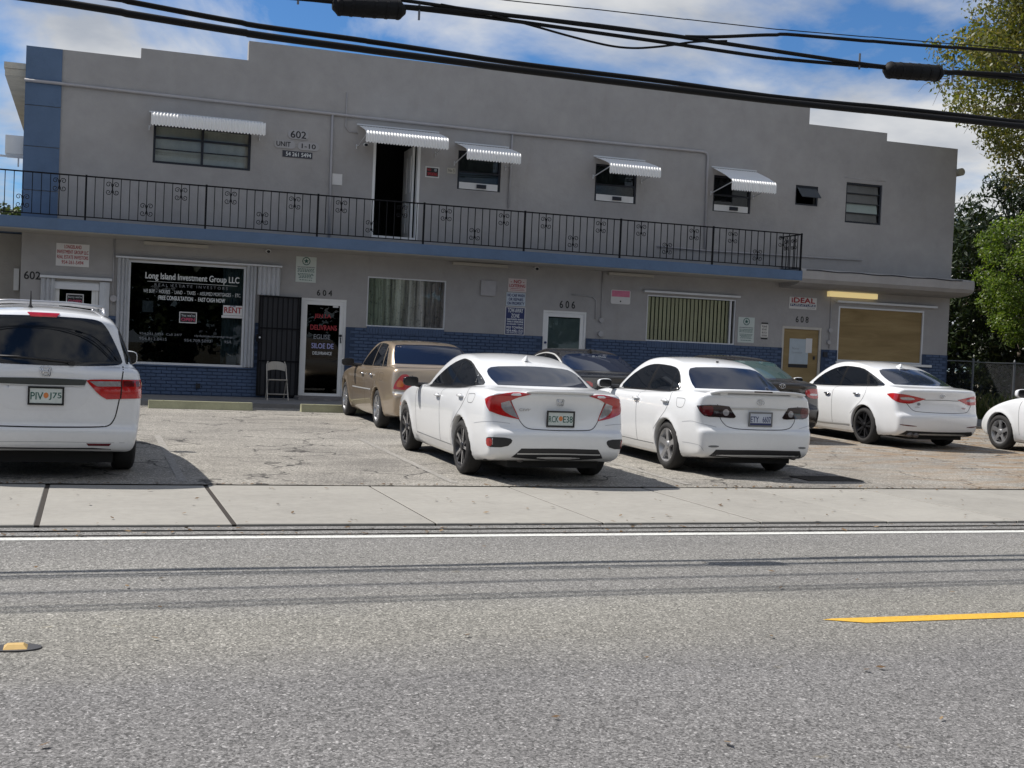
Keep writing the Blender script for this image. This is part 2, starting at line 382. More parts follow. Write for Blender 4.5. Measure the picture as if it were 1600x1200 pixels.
CARS = dict(
 civic=sedan(.90, wb=2.70, rw=.325, arch=.36, gbow=.17, bow=.17,
  side=[(-.80, .24), (-.97, .29), (-1.03, .36), (-1.045, .50), (-1.04, .585, 1), (-.985, .625), (-.965, .66), (-.935, .80), (-.925, .93), (-.955, 1.005, 1), (-.935, 1.03, 1), (-.80, 1.045), (-.50, 1.07),
   (.0, 1.045), (.6, 1.0), (1.4, .955), (2.1, .975), (2.6, .93), (3.15, .82), (3.42, .70), (3.56, .54), (3.58, .36), (3.45, .21), (2.9, .17), (1.3, .16), (.0, .17)],
  green=[(-.66, .92), (-.66, 1.055), (-.45, 1.115), (-.05, 1.255), (.35, 1.365), (.72, 1.412), (1.05, 1.424), (1.35, 1.408), (1.6, 1.34), (2.0, 1.16), (2.38, .97), (2.3, .85), (0, .85)]),
 corolla=sedan(.88, wb=2.60, rw=.318, arch=.345, gbow=.11, bow=.15,
  side=[(-.78, .23), (-.92, .27), (-.965, .34), (-.975, .50), (-.97, .595, 1), (-.925, .625), (-.905, .68), (-.885, .82), (-.89, .96), (-.90, 1.03, 1), (-.87, 1.055, 1), (-.7, 1.065), (-.4, 1.075),
   (.1, 1.03), (.8, .99), (1.4, .965), (2.0, .98), (2.5, .93), (3.0, .82), (3.28, .70), (3.42, .54), (3.44, .36), (3.3, .21), (2.8, .17), (1.3, .16), (.0, .17)],
  green=[(-.56, .92), (-.545, 1.06), (-.30, 1.17), (-.02, 1.31), (.20, 1.40), (.5, 1.45), (.85, 1.473), (1.2, 1.463), (1.5, 1.41), (1.85, 1.22), (2.25, .98), (2.2, .85), (0, .85)]),
 sonata=sedan(.932, wb=2.805, rw=.335, arch=.365, gbow=.15, bow=.17, hi=(1.1, 4.0, 1.6),
  side=[(-.85, .22), (-1.0, .27), (-1.05, .36), (-1.07, .50), (-1.065, .60, 1), (-1.015, .64), (-1.0, .68), (-.975, .82), (-.98, .93), (-1.0, 1.03, 1), (-.97, 1.06, 1), (-.8, 1.075), (-.55, 1.09),
   (.0, 1.06), (.6, 1.02), (1.4, .975), (2.15, .985), (2.7, .93), (3.25, .82), (3.52, .70), (3.67, .54), (3.69, .36), (3.55, .21), (2.9, .17), (1.3, .16), (.0, .17)],
  green=[(-.78, .92), (-.77, 1.06), (-.50, 1.15), (-.05, 1.31), (.35, 1.42), (.72, 1.468), (1.1, 1.483), (1.42, 1.465), (1.7, 1.39), (2.1, 1.20), (2.48, .98), (2.4, .85), (0, .85)]),
 avalon=sedan(.905, wb=2.72, rw=.325, arch=.355, gbow=.09, bow=.13,
  side=[(-.82, .25), (-.98, .28), (-1.04, .36), (-1.06, .50), (-1.055, .62, 1), (-1.0, .65), (-.99, .70), (-.965, .85), (-.94, .98), (-.91, 1.035), (-.82, 1.05), (-.4, 1.065),
   (.1, 1.03), (.8, .985), (1.4, .965), (2.0, .985), (2.6, .93), (3.2, .85), (3.5, .72), (3.62, .54), (3.63, .36), (3.5, .22), (2.9, .18), (1.3, .17), (.0, .18)],
  green=[(-.52, .92), (-.50, 1.05), (-.32, 1.17), (-.12, 1.31), (.05, 1.405), (.35, 1.457), (.8, 1.477), (1.2, 1.467), (1.45, 1.42), (1.8, 1.22), (2.2, .98), (2.1, .85), (0, .85)],
  wg=[(.7, .84), (.95, .80), (1.05, .775), (1.2, .715), (1.33, .65), (1.42, .60), (1.5, .55), (1.7, .45)]),
 darksedan=sedan(.915, wb=2.78, rw=.33, arch=.36, gbow=.16, bow=.16, hi=(1.1, 4.0, 1.6),
  side=[(-.83, .23), (-.98, .27), (-1.03, .36), (-1.045, .50), (-1.04, .60, 1), (-.99, .64), (-.96, .80), (-.95, .95), (-.965, 1.02, 1), (-.93, 1.05, 1), (-.5, 1.085),
   (.0, 1.06), (.6, 1.02), (1.4, .975), (2.15, .985), (2.7, .93), (3.25, .82), (3.52, .70), (3.64, .54), (3.66, .36), (3.5, .21), (2.9, .17), (1.3, .16), (.0, .17)],
  green=[(-.70, .92), (-.69, 1.06), (-.42, 1.16), (.0, 1.31), (.35, 1.41), (.72, 1.455), (1.1, 1.468), (1.42, 1.45), (1.7, 1.37), (2.1, 1.19), (2.48, .98), (2.4, .85), (0, .85)]),
 prius=sedan(.872, wb=2.70, rw=.318, arch=.35, gbow=.12, bow=.14,
  side=[(-.78, .23), (-.90, .27), (-.96, .36), (-.97, .50), (-.965, .62), (-.94, .80), (-.93, 1.0), (-.90, 1.06), (-.6, 1.10), (.0, 1.07), (.8, 1.01), (1.4, .98), (2.2, 1.0), (2.75, .90), (3.2, .76), (3.42, .62), (3.52, .48), (3.51, .33), (3.35, .21), (2.8, .17), (1.3, .16), (.0, .17)],
  green=[(-.86, .92), (-.88, 1.10), (-.55, 1.25), (-.1, 1.37), (.5, 1.46), (1.0, 1.492), (1.35, 1.475), (1.8, 1.32), (2.55, .97), (2.5, .85), (0, .85)]),
 van=sedan(1.005, wb=3.0, rw=.345, arch=.385, gbow=.12, bow=.13, bowp=3.2, crown=.045, kg=.09, kj=.05, hi=(1.1, 4.25, 1.85),
  side=[(-.88, .28), (-1.05, .30), (-1.09, .36), (-1.105, .48), (-1.095, .535, 1), (-1.06, .55), (-1.055, .66), (-1.06, .9), (-1.05, 1.02), (-1.03, 1.13), (-.9, 1.16), (.5, 1.10), (2.0, 1.05), (2.7, 1.06), (3.2, 1.0), (3.7, .85), (3.92, .65), (3.97, .45), (3.9, .28), (3.2, .2), (1.5, .19), (.0, .2)],
  green=[(-1.05, 1.0), (-1.025, 1.16), (-.955, 1.40), (-.89, 1.58), (-.83, 1.66), (-.62, 1.70), (0, 1.735), (.8, 1.748), (1.6, 1.725), (2.05, 1.64), (2.5, 1.40), (3.05, 1.07), (3.0, .9), (0, .9)],
  wz=[(.1, .86), (.22, .90), (.32, .94), (.45, .975), (.62, .99), (.8, 1.0), (.95, .998), (1.08, .98), (1.2, .94), (1.9, .8)],
  wg=[(.8, .99), (1.0, .97), (1.1, .945), (1.25, .895), (1.4, .83), (1.55, .76), (1.66, .70), (1.76, .63), (1.9, .5)],
  pg=[(-1.4, .86), (-1.0, .915), (-.6, .955), (0, .985), (.8, 1), (2.0, .98), (2.6, .93), (3.2, .85)],
  py=[(-1.4, .88), (-1.15, .925), (-.9, .96), (-.55, .985), (0, 1), (2.8, 1), (3.2, .98), (3.6, .92), (3.9, .84), (4.3, .7)]),
)
for _s in ['602', '604', '606', '608', 'UNIT', '1-10', '54 261 5494']: text_geo(_s)
# ---------------------------------------------------------------- setting materials
def stones(t, base, scale, amt):
    """asphalt: every pebble of the aggregate its own grey"""
    v = t.vor(scale); g = t.new('ShaderNodeRGBToBW'); t.L(v, g.inputs[0])
    k = t.ramp(g.outputs[0], [(.10, 1-amt), (.5, 1.0), (.80, 1+amt*.7), (.97, 1+amt*2.6)])
    v2 = t.vor(scale*2.3); g2 = t.new('ShaderNodeRGBToBW'); t.L(v2, g2.inputs[0])
    k2 = t.ramp(g2.outputs[0], [(.1, 1-amt*.7), (.9, 1+amt*.7)])
    return t.mix(1, t.mix(1, base, k, 'MULTIPLY'), k2, 'MULTIPLY'), g.outputs[0]
t = NT('road_asphalt'); t.P()
big = t.noise(.45, 5, .6); streak = t.noise(1, 5, .6, 0, t.scaled((.35, 2.2, 1)))
yy = t.math('ADD', t.axis(1), t.math('MULTIPLY', t.math('SUBTRACT', t.noise(.8, 4), .5), .9))
far = t.ramp(t.math('MULTIPLY', yy, .1), [(.555, (.158, .153, .150)), (.63, (.192, .184, .165)), (.69, (.208, .200, .178)), (.76, (.172, .167, .159)), (.85, (.196, .190, .177)), (.94, (.178, .173, .165))])
c = t.mix(1, far, t.ramp(t.math('ADD', t.math('MULTIPLY', big, .5), t.math('MULTIPLY', streak, .5)), [(.3, .86), (.7, 1.14)]), 'MULTIPLY')
c, hgt = stones(t, c, 94, .60)
yel = t.ramp(t.noise(2.3, 5, .7), [(.66, 0.), (.74, .35)])
c = t.mix(yel, c, (.25, .20, .10))
spots = t.ramp(t.noise(3.1, 3, .6, .4, t.scaled((.8, 2.6, 1))), [(.73, 0.), (.78, .8)])
c = t.mix(spots, c, (.05, .048, .046))
t.color(c).set(Roughness=.88, Specular_IOR_Level=.35).bump(hgt, .55, .004); ROAD = t.m
t = NT('lot_asphalt'); t.P()
big = t.noise(.5, 5, .62); b2 = t.noise(1, 5, .6, .3, t.scaled((.55, 1.5, 1)))
c = t.ramp(t.math('ADD', t.math('MULTIPLY', big, .55), t.math('MULTIPLY', b2, .45)), [(.34, (.160, .150, .136)), (.48, (.245, .230, .205)), (.64, (.315, .296, .262))])
c, hgt = stones(t, c, 62, .42)
wv = t.new('ShaderNodeVectorMath', operation='ADD'); nz = t.new('ShaderNodeTexNoise'); nz.inputs['Scale'].default_value = 2.2; nz.inputs['Detail'].default_value = 5; t.L(t.P(), nz.inputs['Vector'])
sc = t.new('ShaderNodeVectorMath', operation='SCALE'); t.L(nz.outputs['Color'], sc.inputs[0]); sc.inputs[3].default_value = .7; t.L(t.P(), wv.inputs[0]); t.L(sc.outputs[0], wv.inputs[1])
ce = t.vor(.85, 'DISTANCE_TO_EDGE', 'Distance', wv.outputs[0])
crack = t.math('MULTIPLY', t.ramp(ce, [(.006, 1.), (.022, 0.)]), t.ramp(t.noise(.9, 3), [(.42, 0.), (.54, .95)]))
c = t.mix(crack, c, (.045, .042, .04))
oil = t.ramp(t.noise(1.3, 4, .62, .5, t.scaled((1, 1.7, 1))), [(.70, 0.), (.78, .55)])
c = t.mix(oil, c, (.06, .057, .055))
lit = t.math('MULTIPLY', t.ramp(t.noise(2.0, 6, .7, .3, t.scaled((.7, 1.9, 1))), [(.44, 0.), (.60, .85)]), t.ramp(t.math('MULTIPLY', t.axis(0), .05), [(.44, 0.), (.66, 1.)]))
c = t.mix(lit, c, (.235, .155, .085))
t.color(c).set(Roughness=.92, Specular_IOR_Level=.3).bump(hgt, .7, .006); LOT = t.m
def concrete(name, lo, hi):
    t = NT(name); t.P(); oi = t.new('ShaderNodeObjectInfo')
    f = t.math('ADD', t.math('MULTIPLY', t.noise(.9, 6, .62), .6), t.math('MULTIPLY', t.noise(11, 4, .6), .4))
    f = t.math('ADD', f, t.math('MULTIPLY', t.math('SUBTRACT', oi.outputs['Random'], .5), .16))
    c = t.ramp(f, [(.30, lo), (.70, hi)])
    st = t.ramp(t.noise(2.4, 5, .7, .4, t.scaled((1.6, .7, 1))), [(.63, 0.), (.74, .42)])
    c = t.mix(st, c, tuple(x*.55 for x in lo))
    sp = t.ramp(t.noise(38, 2), [(.70, 0.), (.76, .6)]); c = t.mix(sp, c, (.09, .085, .08))
    t.color(c).set(Roughness=.9, Specular_IOR_Level=.3).bump(t.noise(140, 3, .7), .35, .003); return t.m
WALKC = concrete('sidewalk_concrete', (.255, .243, .219), (.345, .330, .298))
KERBC = concrete('walkway_concrete', (.15, .148, .15), (.24, .235, .23))
t = NT('ground_soil'); t.P()
c = t.ramp(t.noise(1.4, 6, .65), [(.3, (.055, .05, .028)), (.5, (.10, .085, .055)), (.7, (.07, .085, .03))]); c = t.mix(t.ramp(t.noise(30, 3), [(.4, 0.), (.6, .4)]), c, (.16, .12, .075))
t.color(c).set(Roughness=1.).bump(t.noise(60, 4), .5, .02); SOIL = t.m
def paint(name, col, wear_lo, wear_hi, under):
    t = NT(name); t.P(); f = t.ramp(t.noise(24, 6, .7), [(wear_lo, 0.), (wear_hi, 1.)])
    c = t.mix(f, col, under); c, h = stones(t, c, 105, .14); t.color(c).set(Roughness=.75).bump(h, .3, .003); return t.m
WHITEP = paint('line_paint_white', (.60, .60, .57), .55, .72, (.19, .185, .175))
YELLOWP = paint('line_paint_yellow', (.62, .36, .035), .60, .80, (.2, .17, .1))
WORNP = paint('stall_paint_worn', (.38, .365, .34), .33, .52, (.235, .22, .197))
# ---------------------------------------------------------------- ground, road, pavement, parking lot
def lot_z(y): return .05+.012*(y-14)
def sheet(name, x0, x1, y0, y1, zf, m, nx=1, ny=1, jx=0., parent=None, kind=None):
    X = np.linspace(x0, x1, nx+1); Y = np.linspace(y0, y1, ny+1); V = []; F = []
    for j, y in enumerate(Y):
        for i, x in enumerate(X):
            dyy = jx*(math.sin(x*3.1+y*7)+.6*math.sin(x*7.7+1.3*y)+.5*math.sin(x*19.+y))/2 if j in (0, ny) else 0
            V.append((x, y+dyy, zf(y) if callable(zf) else zf))
    for j in range(ny):
        for i in range(nx): a = j*(nx+1)+i; F.append((a, a+1, a+nx+2, a+nx+1))
    return prop(put(name, V, F, m, parent), kind=kind)
sheet('ground', -300, 300, -150, 600, lambda y: -.06 if y < 24 else .06, SOIL, 1, 40, kind='structure')
road = sheet('road', -90, 90, -3.4, 9.80, 0, ROAD, 1, 1, kind='structure')
g1 = sheet('gutter', -60, 60, 9.83, 9.99, .004, ROAD, 700, 1, .008, kind='structure')
g2 = sheet('gutter', -60, 60, 10.02, 10.17, .012, ROAD, 700, 1, .010, kind='structure')
boxes('ground', [(-60, 60, 9.6, 10.6, -.055, -.03)], mat('seam_dirt', (.035, .03, .026), .95), None)['kind'] = 'structure'
sw = prop(boxes('sidewalk', [(-60, -4.95, 10.2, 12.86, -.05, .03), (16.65, 60, 10.2, 12.86, -.05, .03)], WALKC), kind='structure')
joints = [-4.94, -3.40, -1.87, -.34, 1.16, 2.85, 4.40, 6.0, 7.40, 8.95, 10.5, 12.05, 13.6, 15.1, 16.64]
for a, b in zip(joints[:-1], joints[1:]):
    ga = .020 if a in (-.34, 1.16) else .010; gb = .020 if b in (-.34, 1.16) else .010
    x0, x1 = a+ga, b-gb; m = MB(); e = .006; zt = .03+random.uniform(-.003, .004)
    V = [(x0, 10.2, -.05), (x1, 10.2, -.05), (x1, 12.85, -.05), (x0, 12.85, -.05), (x0, 10.2, zt-e), (x1, 10.2, zt-e), (x1, 12.85, zt-e), (x0, 12.85, zt-e), (x0+e, 10.2+e, zt), (x1-e, 10.2+e, zt), (x1-e, 12.85-e, zt), (x0+e, 12.85-e, zt)]
    F = [(4, 5, 9, 8), (5, 6, 10, 9), (6, 7, 11, 10), (7, 4, 8, 11), (8, 9, 10, 11), (0, 1, 5, 4), (1, 2, 6, 5), (2, 3, 7, 6), (3, 0, 4, 7)]
    put('slab', V, F, WALKC, sw)
JNT = mat('joint_tar', (.030, .024, .019), .95)
for a in joints[1:-1]: boxes('joint_filler', [(a-(.019 if a in (-.34, 1.16) else .0095), a+(.019 if a in (-.34, 1.16) else .0095), 10.21, 12.845, -.05, .024)], JNT, sw)
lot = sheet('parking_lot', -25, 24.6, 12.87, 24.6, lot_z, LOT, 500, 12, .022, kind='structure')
boxes('walkway', [(-25, 21.6, 24.5, 27.1, -.05, .26)], KERBC)['kind'] = 'structure'
sheet('edge_line', -60, 60, 9.62, 9.735, .004, WHITEP, 400, 1, .004, road)
V = [(4.22, 6.40, .004), (4.45, 6.285, .004), (60, 6.285, .004), (60, 6.42, .004), (4.3, 6.42, .004)]
put('centre_line', V, [(0, 1, 2, 3, 4)], YELLOWP, road)
for x in (.95, 3.86, 6.72):
    sheet('stall_line', x-.045, x+.045, 13.1, 18.2, lambda y: lot_z(y)+.004, WORNP, 1, 6, 0, lot)
# drain grate in the lot behind the spoilered sedan
IRON = mat('cast_iron', (.05, .045, .04), .6, .6)
dr = empty('drain_grate', (9.0, 13.75, lot_z(13.75)), 'black iron slotted drain grate set in the lot by the pavement', 'drain')
boxes('frame', [(8.62, 9.42, 13.52, 13.56, .03, .056), (8.62, 9.42, 13.96, 14.0, .03, .062), (8.62, 8.66, 13.56, 13.96, .03, .060), (9.38, 9.42, 13.56, 13.96, .03, .060)], IRON, dr)
bar = MB().box(-.012, .012, -.2, .2, 0, .014).mesh('bar', IRON)
for i in range(14): link('bar', bar, dr, (8.70+i*.0515, 13.76, .044))
# raised reflective marker on the centre line
pm = empty('road_marker', (-.29, 6.38, .0), 'yellow raised reflective marker on dark epoxy in the road', 'road marker')
m = MB(); m.disc((0, 0, 0), .12, n=20, d=.006); V = [(x, z*.62, y) for x, y, z in m.V]
put('epoxy_pad', [(v[0]-.29, v[1]+6.38, v[2]+.001) for v in V], [tuple(reversed(f)) for f in m.F], mat('epoxy', (.045, .045, .05), .5), pm)
V = []
for z, a, b in ((.006, .055, .05), (.024, .036, .022)): V += [(-.29+sx*a, 6.38+sy*b, z) for sx, sy in ((-1, -1), (1, -1), (1, 1), (-1, 1))]
put('reflector', V, [(4, 5, 6, 7), (0, 1, 5, 4), (1, 2, 6, 5), (2, 3, 7, 6), (3, 0, 4, 7)], mat('marker_plastic', (.62, .42, .16), .35), pm)
# concrete parking bumpers
BUMP = mat('bumper_paint', (.36, .35, .22), .8, var=.22, vs=5, bump=.4)
for x0, x1, lb in ((1.06, 2.94, 'pale yellow concrete parking bumper below the big shop window'), (3.86, 5.7, 'greenish concrete parking bumper in front of door 604')):
    y, z = 23.72, lot_z(23.7)
    m = MB(); m.prism([(y-.10, z), (y+.10, z), (y+.085, z+.05), (y+.055, z+.145), (y-.055, z+.145), (y-.085, z+.05)][::-1], x0, x1)
    m.box(x0+.25, x0+.28, y-.015, y+.015, z+.14, z+.152); m.box(x1-.28, x1-.25, y-.015, y+.015, z+.14, z+.152)
    prop(m.put('parking_bumper', BUMP), lb, 'parking bumper', 'concrete parking bumpers')
# ---------------------------------------------------------------- building materials
def stucco(name, base, warm):
    t = NT(name); t.P()
    f = t.math('ADD', t.math('MULTIPLY', t.noise(.55, 6, .6), .6), t.math('MULTIPLY', t.noise(3.2, 5, .6), .4))
    c = t.ramp(f, [(.32, tuple(x*.86 for x in base)), (.68, tuple(x*1.10 for x in base))])
    dr = t.ramp(t.noise(1.0, 5, .65, .2, t.scaled((2.2, 1, .32))), [(.58, 0.), (.76, .38)]); c = t.mix(dr, c, warm)
    sc = t.ramp(t.noise(5., 6, .75, 1.2, t.scaled((1, 1, 2.2))), [(.70, 0.), (.74, .35)]); c = t.mix(sc, c, tuple(x*.45 for x in base))
    t.color(c).set(Roughness=.93, Specular_IOR_Level=.25)
    h = t.math('ADD', t.noise(75, 4, .65), t.math('MULTIPLY', t.noise(9, 4), 1.6)); t.bump(h, .5, .012); return t.m
STUC = stucco('stucco_grey', (.352, .342, .337), (.285, .268, .248))
BLUE = stucco('stucco_blue', (.108, .163, .258), (.09, .127, .187))
BRICKM = mat('blue_painted_brick', (.058, .092, .168), .7, var=.25, vs=3, bump=.35, bs=60, obj=False)
MORT = mat('blue_painted_mortar', (.036, .057, .105), .9, obj=False)
SOFF = mat('soffit_paint', (.42, .40, .36), .9, obj=False)
ALUW = mat('white_aluminium', (.62, .63, .65), .42, .15, var=.06, obj=False)
FRAMEB = mat('dark_bronze_frame', (.020, .022, .030), .45, .3, obj=False)
WHT = mat('white_enamel', (.72, .72, .71), .45, var=.06, obj=False)
IRONB = mat('black_wrought_iron', (.004, .004, .006), .75, .0, spec=.25, obj=False)
PIPE = mat('painted_conduit', (.37, .36, .37), .6, var=.1, obj=False)
GLASS = glass_mat('clear_glass', (.94, .96, .96)); GLASST = glass_mat('tinted_glass', (.5, .54, .56))
DARKIN = mat('dark_interior', (.05, .05, .05), .9, obj=False)
CURT = mat('grey_curtain', (.46, .45, .39), .9, var=.15, vs=4, obj=False)
INK = mat('black_ink', (.012, .012, .014), .6, var=.05); INKR = mat('red_ink', (.33, .022, .03), .6, var=.05); INKW = mat('white_vinyl', (.66, .68, .68), .5, var=.04); INKB = mat('blue_ink', (.02, .03, .12), .6, var=.05)
INKG = mat('green_ink', (.02, .10, .085), .6, var=.05); SIGNW = mat('sign_white', (.62, .61, .60), .5, var=.05)
GREYT = mat('faded_vinyl', (.22, .23, .25), .6)
D = 27.0
bld = empty('commercial_building', (10, D, .26), 'long two storey grey stucco building with stepped parapet and blue balcony', 'building')
# openings: x0, x1, z0, z1
OP = dict(win1=(1.12, 3.12, 5.08, 5.90), door2=(5.77, 6.84, 3.85, 6.02), w2=(7.71, 8.73, 5.08, 5.95), w3=(11.05, 12.11, 5.08, 5.95), w4=(14.14, 15.17, 5.08, 5.95), w5=(16.41, 17.05, 5.41, 5.90), w6=(17.86, 18.92, 5.08, 6.09),
          d602=(-.74, .14, .26, 2.52), big=(.72, 3.12, .89, 3.04), d604=(4.32, 5.31, .26, 2.45), w604=(5.76, 7.56, 1.90, 3.0), d606=(9.91, 10.99, .26, 2.47), w606=(12.53, 14.91, 1.87, 2.97), d608=(16.23, 17.36, .26, 2.40), w608=(17.82, 20.38, 1.59, 2.97))
STEPS = [(-1.36, .82, 7.20), (.82, 3.0, 7.41), (3.0, 16.70, 7.82), (16.70, 18.98, 7.42), (18.98, 21.15, 7.22)]
def wall_cells(xs, zs, inside, y0, y1):
    xs = sorted(set(xs)); zs = sorted(set(zs)); m = MB(); nx, nz = len(xs)-1, len(zs)-1
    I = [[inside((xs[i]+xs[i+1])/2, (zs[j]+zs[j+1])/2) for j in range(nz)] for i in range(nx)]
    for i in range(nx):
        for j in range(nz):
            if not I[i][j]: continue
            a, b, c, d = xs[i], xs[i+1], zs[j], zs[j+1]
            m.add([(a, y0, c), (b, y0, c), (b, y0, d), (a, y0, d)], [(0, 1, 2, 3)]); m.add([(a, y1, c), (b, y1, c), (b, y1, d), (a, y1, d)], [(3, 2, 1, 0)])
            if i == 0 or not I[i-1][j]: m.add([(a, y0, c), (a, y0, d), (a, y1, d), (a, y1, c)], [(0, 1, 2, 3)])
            if i == nx-1 or not I[i+1][j]: m.add([(b, y0, c), (b, y0, d), (b, y1, d), (b, y1, c)], [(3, 2, 1, 0)])
            if j == 0 or not I[i][j-1]: m.add([(a, y0, c), (b, y0, c), (b, y1, c), (a, y1, c)], [(3, 2, 1, 0)])
            if j == nz-1 or not I[i][j+1]: m.add([(a, y0, d), (b, y0, d), (b, y1, d), (a, y1, d)], [(0, 1, 2, 3)])
    return m
def in_open(x, z, grow=0): return any(a-grow < x < b+grow and c-grow < z < d+grow for a, b, c, d in OP.values())
def top_at(x): return next((h for a, b, h in STEPS if a <= x <= b), 0)
xs = [v for a, b, _ in STEPS for v in (a, b)]+[v for o in OP.values() for v in o[:2]]; zs = [.05, 7.20, 7.22, 7.41, 7.42, 7.82]+[v for o in OP.values() for v in o[2:]]
wall_cells(xs, zs, lambda x, z: z < top_at(x) and not in_open(x, z), D, D+.22).put('front_wall', STUC, bld)
boxes('side_wall', [(-1.36, -1.14, D+.22, 39, .05, 6.95)], STUC, bld); boxes('side_wall', [(20.93, 21.15, D+.22, 39, .05, 6.95)], STUC, bld)
boxes('rear_wall', [(-1.36, 21.15, 39, 39.2, .05, 6.95)], STUC, bld)
boxes('floor_slab', [(-1.14, 20.93, D+.22, 39, .12, .25), (-1.14, 20.93, D+.22, 39, 3.5, 3.80)], DARKIN, bld)
boxes('partition', [(-1.14, 20.93, 30.5, 30.6, .25, 3.5), (-1.14, 20.93, 30.5, 30.6, 3.8, 6.7)], DARKIN, bld)
rf = boxes('roof', [(-1.16, 20.95, D+.22, 39, 6.72, 6.94)], mat('roof_felt', (.3, .3, .3), .9, obj=False), bld)
boxes('eave', [(-1.80, -1.37, D+.12, 39.4, 6.74, 6.86), (-1.78, -1.37, D+.14, 39.4, 6.60, 6.737)], mat('eave_paint', (.50, .47, .40), .85, var=.25, vs=3, obj=False), rf)
# blue corner pier with three grooves
zz_ = [3.70, 4.32, 5.20, 6.02, 6.52, 7.203]
for a, b in zip(zz_[:-1], zz_[1:]): boxes('pier_block', [(-1.385, -.70, D-.03, D+.2, a+.008, b-.008)], BLUE, bld)
# ---------------------------------------------------------------- blue brick dado
dado = wall_cells([-1.36, 21.15]+[v for o in OP.values() for v in (o[0]-.0, o[1])]+[.55, 3.31, 4.32], [.2, .86, 1.86]+[v for o in OP.values() for v in o[2:] if v < 1.8], lambda x, z: not in_open(x, z) and not (.5 < x < 3.31 and z > .86), D-.028, D-.002).put('brick_dado', MORT, bld)
bk = MB(); w_, h_ = .098, .0295
bk.add([(-w_, 0, -h_), (w_, 0, -h_), (w_, 0, h_), (-w_, 0, h_), (-w_+.004, -.014, -h_+.004), (w_-.004, -.014, -h_+.004), (w_-.004, -.014, h_-.004), (-w_+.004, -.014, h_-.004)],
       [(4, 5, 6, 7), (0, 1, 5, 4), (1, 2, 6, 5), (2, 3, 7, 6), (3, 0, 4, 7)])
bkm = bk.mesh('brick', BRICKM); BV = np.array(bk.V); spots = []
for r in range(23):
    z = .2+.036+r*.0722
    if z > 1.84: break
    for i in range(108):
        x = -1.36+.1+i*.208+(r % 2)*.104
        if x > 21.04: continue
        if any(a-.1 < x < b+.1 and c-.03 < z < d+.03 for a, b, c, d in OP.values()): continue
        if .42 < x < 3.42 and z > .84: continue
        spots.append((x, D-.028+random.uniform(-.002, .003), z))
def brick_rank(p):
    x, _, z = p
    if .55 < x < 3.3: return 0
    if 5.3 < x < 9.9 and z > 1.32: return 1
    if 11 < x < 16.2 and z > 1.45: return 2
    return 3+random.random()
spots.sort(key=brick_rank)
for p in spots[:300]: link('brick', bkm, dado, p)
Vs = np.concatenate([BV+np.array(p) for p in spots[300:]]); nb = len(spots)-300
Fs = (np.array([f for f in bk.F])[None]+8*np.arange(nb)[:, None, None]).reshape(-1, 4)
prop(put('brick_courses', Vs, Fs, BRICKM, dado), kind='stuff')
# soldier course below the two curtained windows
sm = MB().box(-.029, .029, -.02, 0, -.075, .075).mesh('sill_brick', BRICKM)
for o in ('w604', 'w606'):
    x = OP[o][0]+.04
    while x < OP[o][1]: link('sill_brick', sm, dado, (x, D-.032, OP[o][2]-.075)); x += .0655
# ---------------------------------------------------------------- balcony, railing, canopy
slab = boxes('balcony_slab', [(-9, 16.07, 25.95, 26.996, 3.475, 3.70)], BLUE, bld)
boxes('soffit', [(-9, 16.05, 25.99, 26.99, 3.455, 3.474)], SOFF, slab)
boxes('balcony_slab', [(-9, -1.39, 26.998, 29.6, 3.475, 3.70)], BLUE, bld)
lw = empty('wing_wall', (-5.2, 27.8, .05), 'beige ground floor wall left of the blue corner under the walkway', 'wall'); boxes('wall', [(-9, -1.4, 27.7, 27.95, .05, 3.46)], stucco('stucco_beige', (.36, .34, .31), (.28, .26, .22)), lw)
boxes('downpipe', [(-1.52, -1.42, 27.60, 27.69, 2.3, 2.75)], WHT, lw)
YR = 26.02
rail = boxes('railing', [(-9, 16.06, YR-.02, YR+.02, 4.56, 4.585), (-9, 16.06, YR-.014, YR+.014, 3.762, 3.782)], IRONB, bld)
boxes('side_rail', [(16.02, 16.06, YR+.021, 26.99, 4.561, 4.584), (16.028, 16.052, YR+.021, 26.99, 3.763, 3.781)], IRONB, rail)
posts = [-9.4, -7.09, -4.78, -2.47, -.16, 2.15, 4.43, 6.72, 9.02, 11.33, 13.68, 16.04]
pmesh = MB().box(-.018, .018, -.018, .018, -.2, .90).box(-.05, .05, -.03, -.019, -.2, -.1).mesh('post', IRONB)
bmesh_ = MB().box(-.0075, .0075, -.0075, .0075, 0, .779).mesh('baluster', IRONB)
def spiral(cx, cz, sx, sz):
    P = []
    for k in range(17):
        a = math.radians(200-k*29); r = .058-k*.0027
        P.append((cx+sx*r*math.cos(a), 0, cz+sz*(r*math.sin(a))))
    return P
sc = MB()
for sx in (-1, 1):
    for sz in (-1, 1):
        pts = [(sx*.004, 0, sz*.01), (sx*.012, 0, sz*.05)]+spiral(sx*.075, sz*.075, sx, sz)
        sc.tube(pts, .0075, 5)
sc.tube([(0, -.004, -.09), (0, -.004, .09)], .013, 6); scm = sc.mesh('scroll', IRONB)
for p, q in zip(posts[:-1], posts[1:]):
    link('post', pmesh, rail, (q, YR, 3.70))
    n = 14
    for k in range(1, n):
        x = p+(q-p)*k/n
        if x < -3.2: continue
        link('baluster', bmesh_, rail, (x+random.uniform(-.004, .004), YR, 3.782))
        if k in (3, 7, 11): link('scroll', scm, rail, (x, YR-.012, 4.37 if k != 7 else 4.0))
for k in range(1, 6):
    link('baluster', bmesh_, rail, (16.04, YR+k*.165, 3.782))
    if k in (2, 4): link('scroll', scm, rail, (16.04, YR+k*.165, 4.36), (0, 0, math.pi/2))
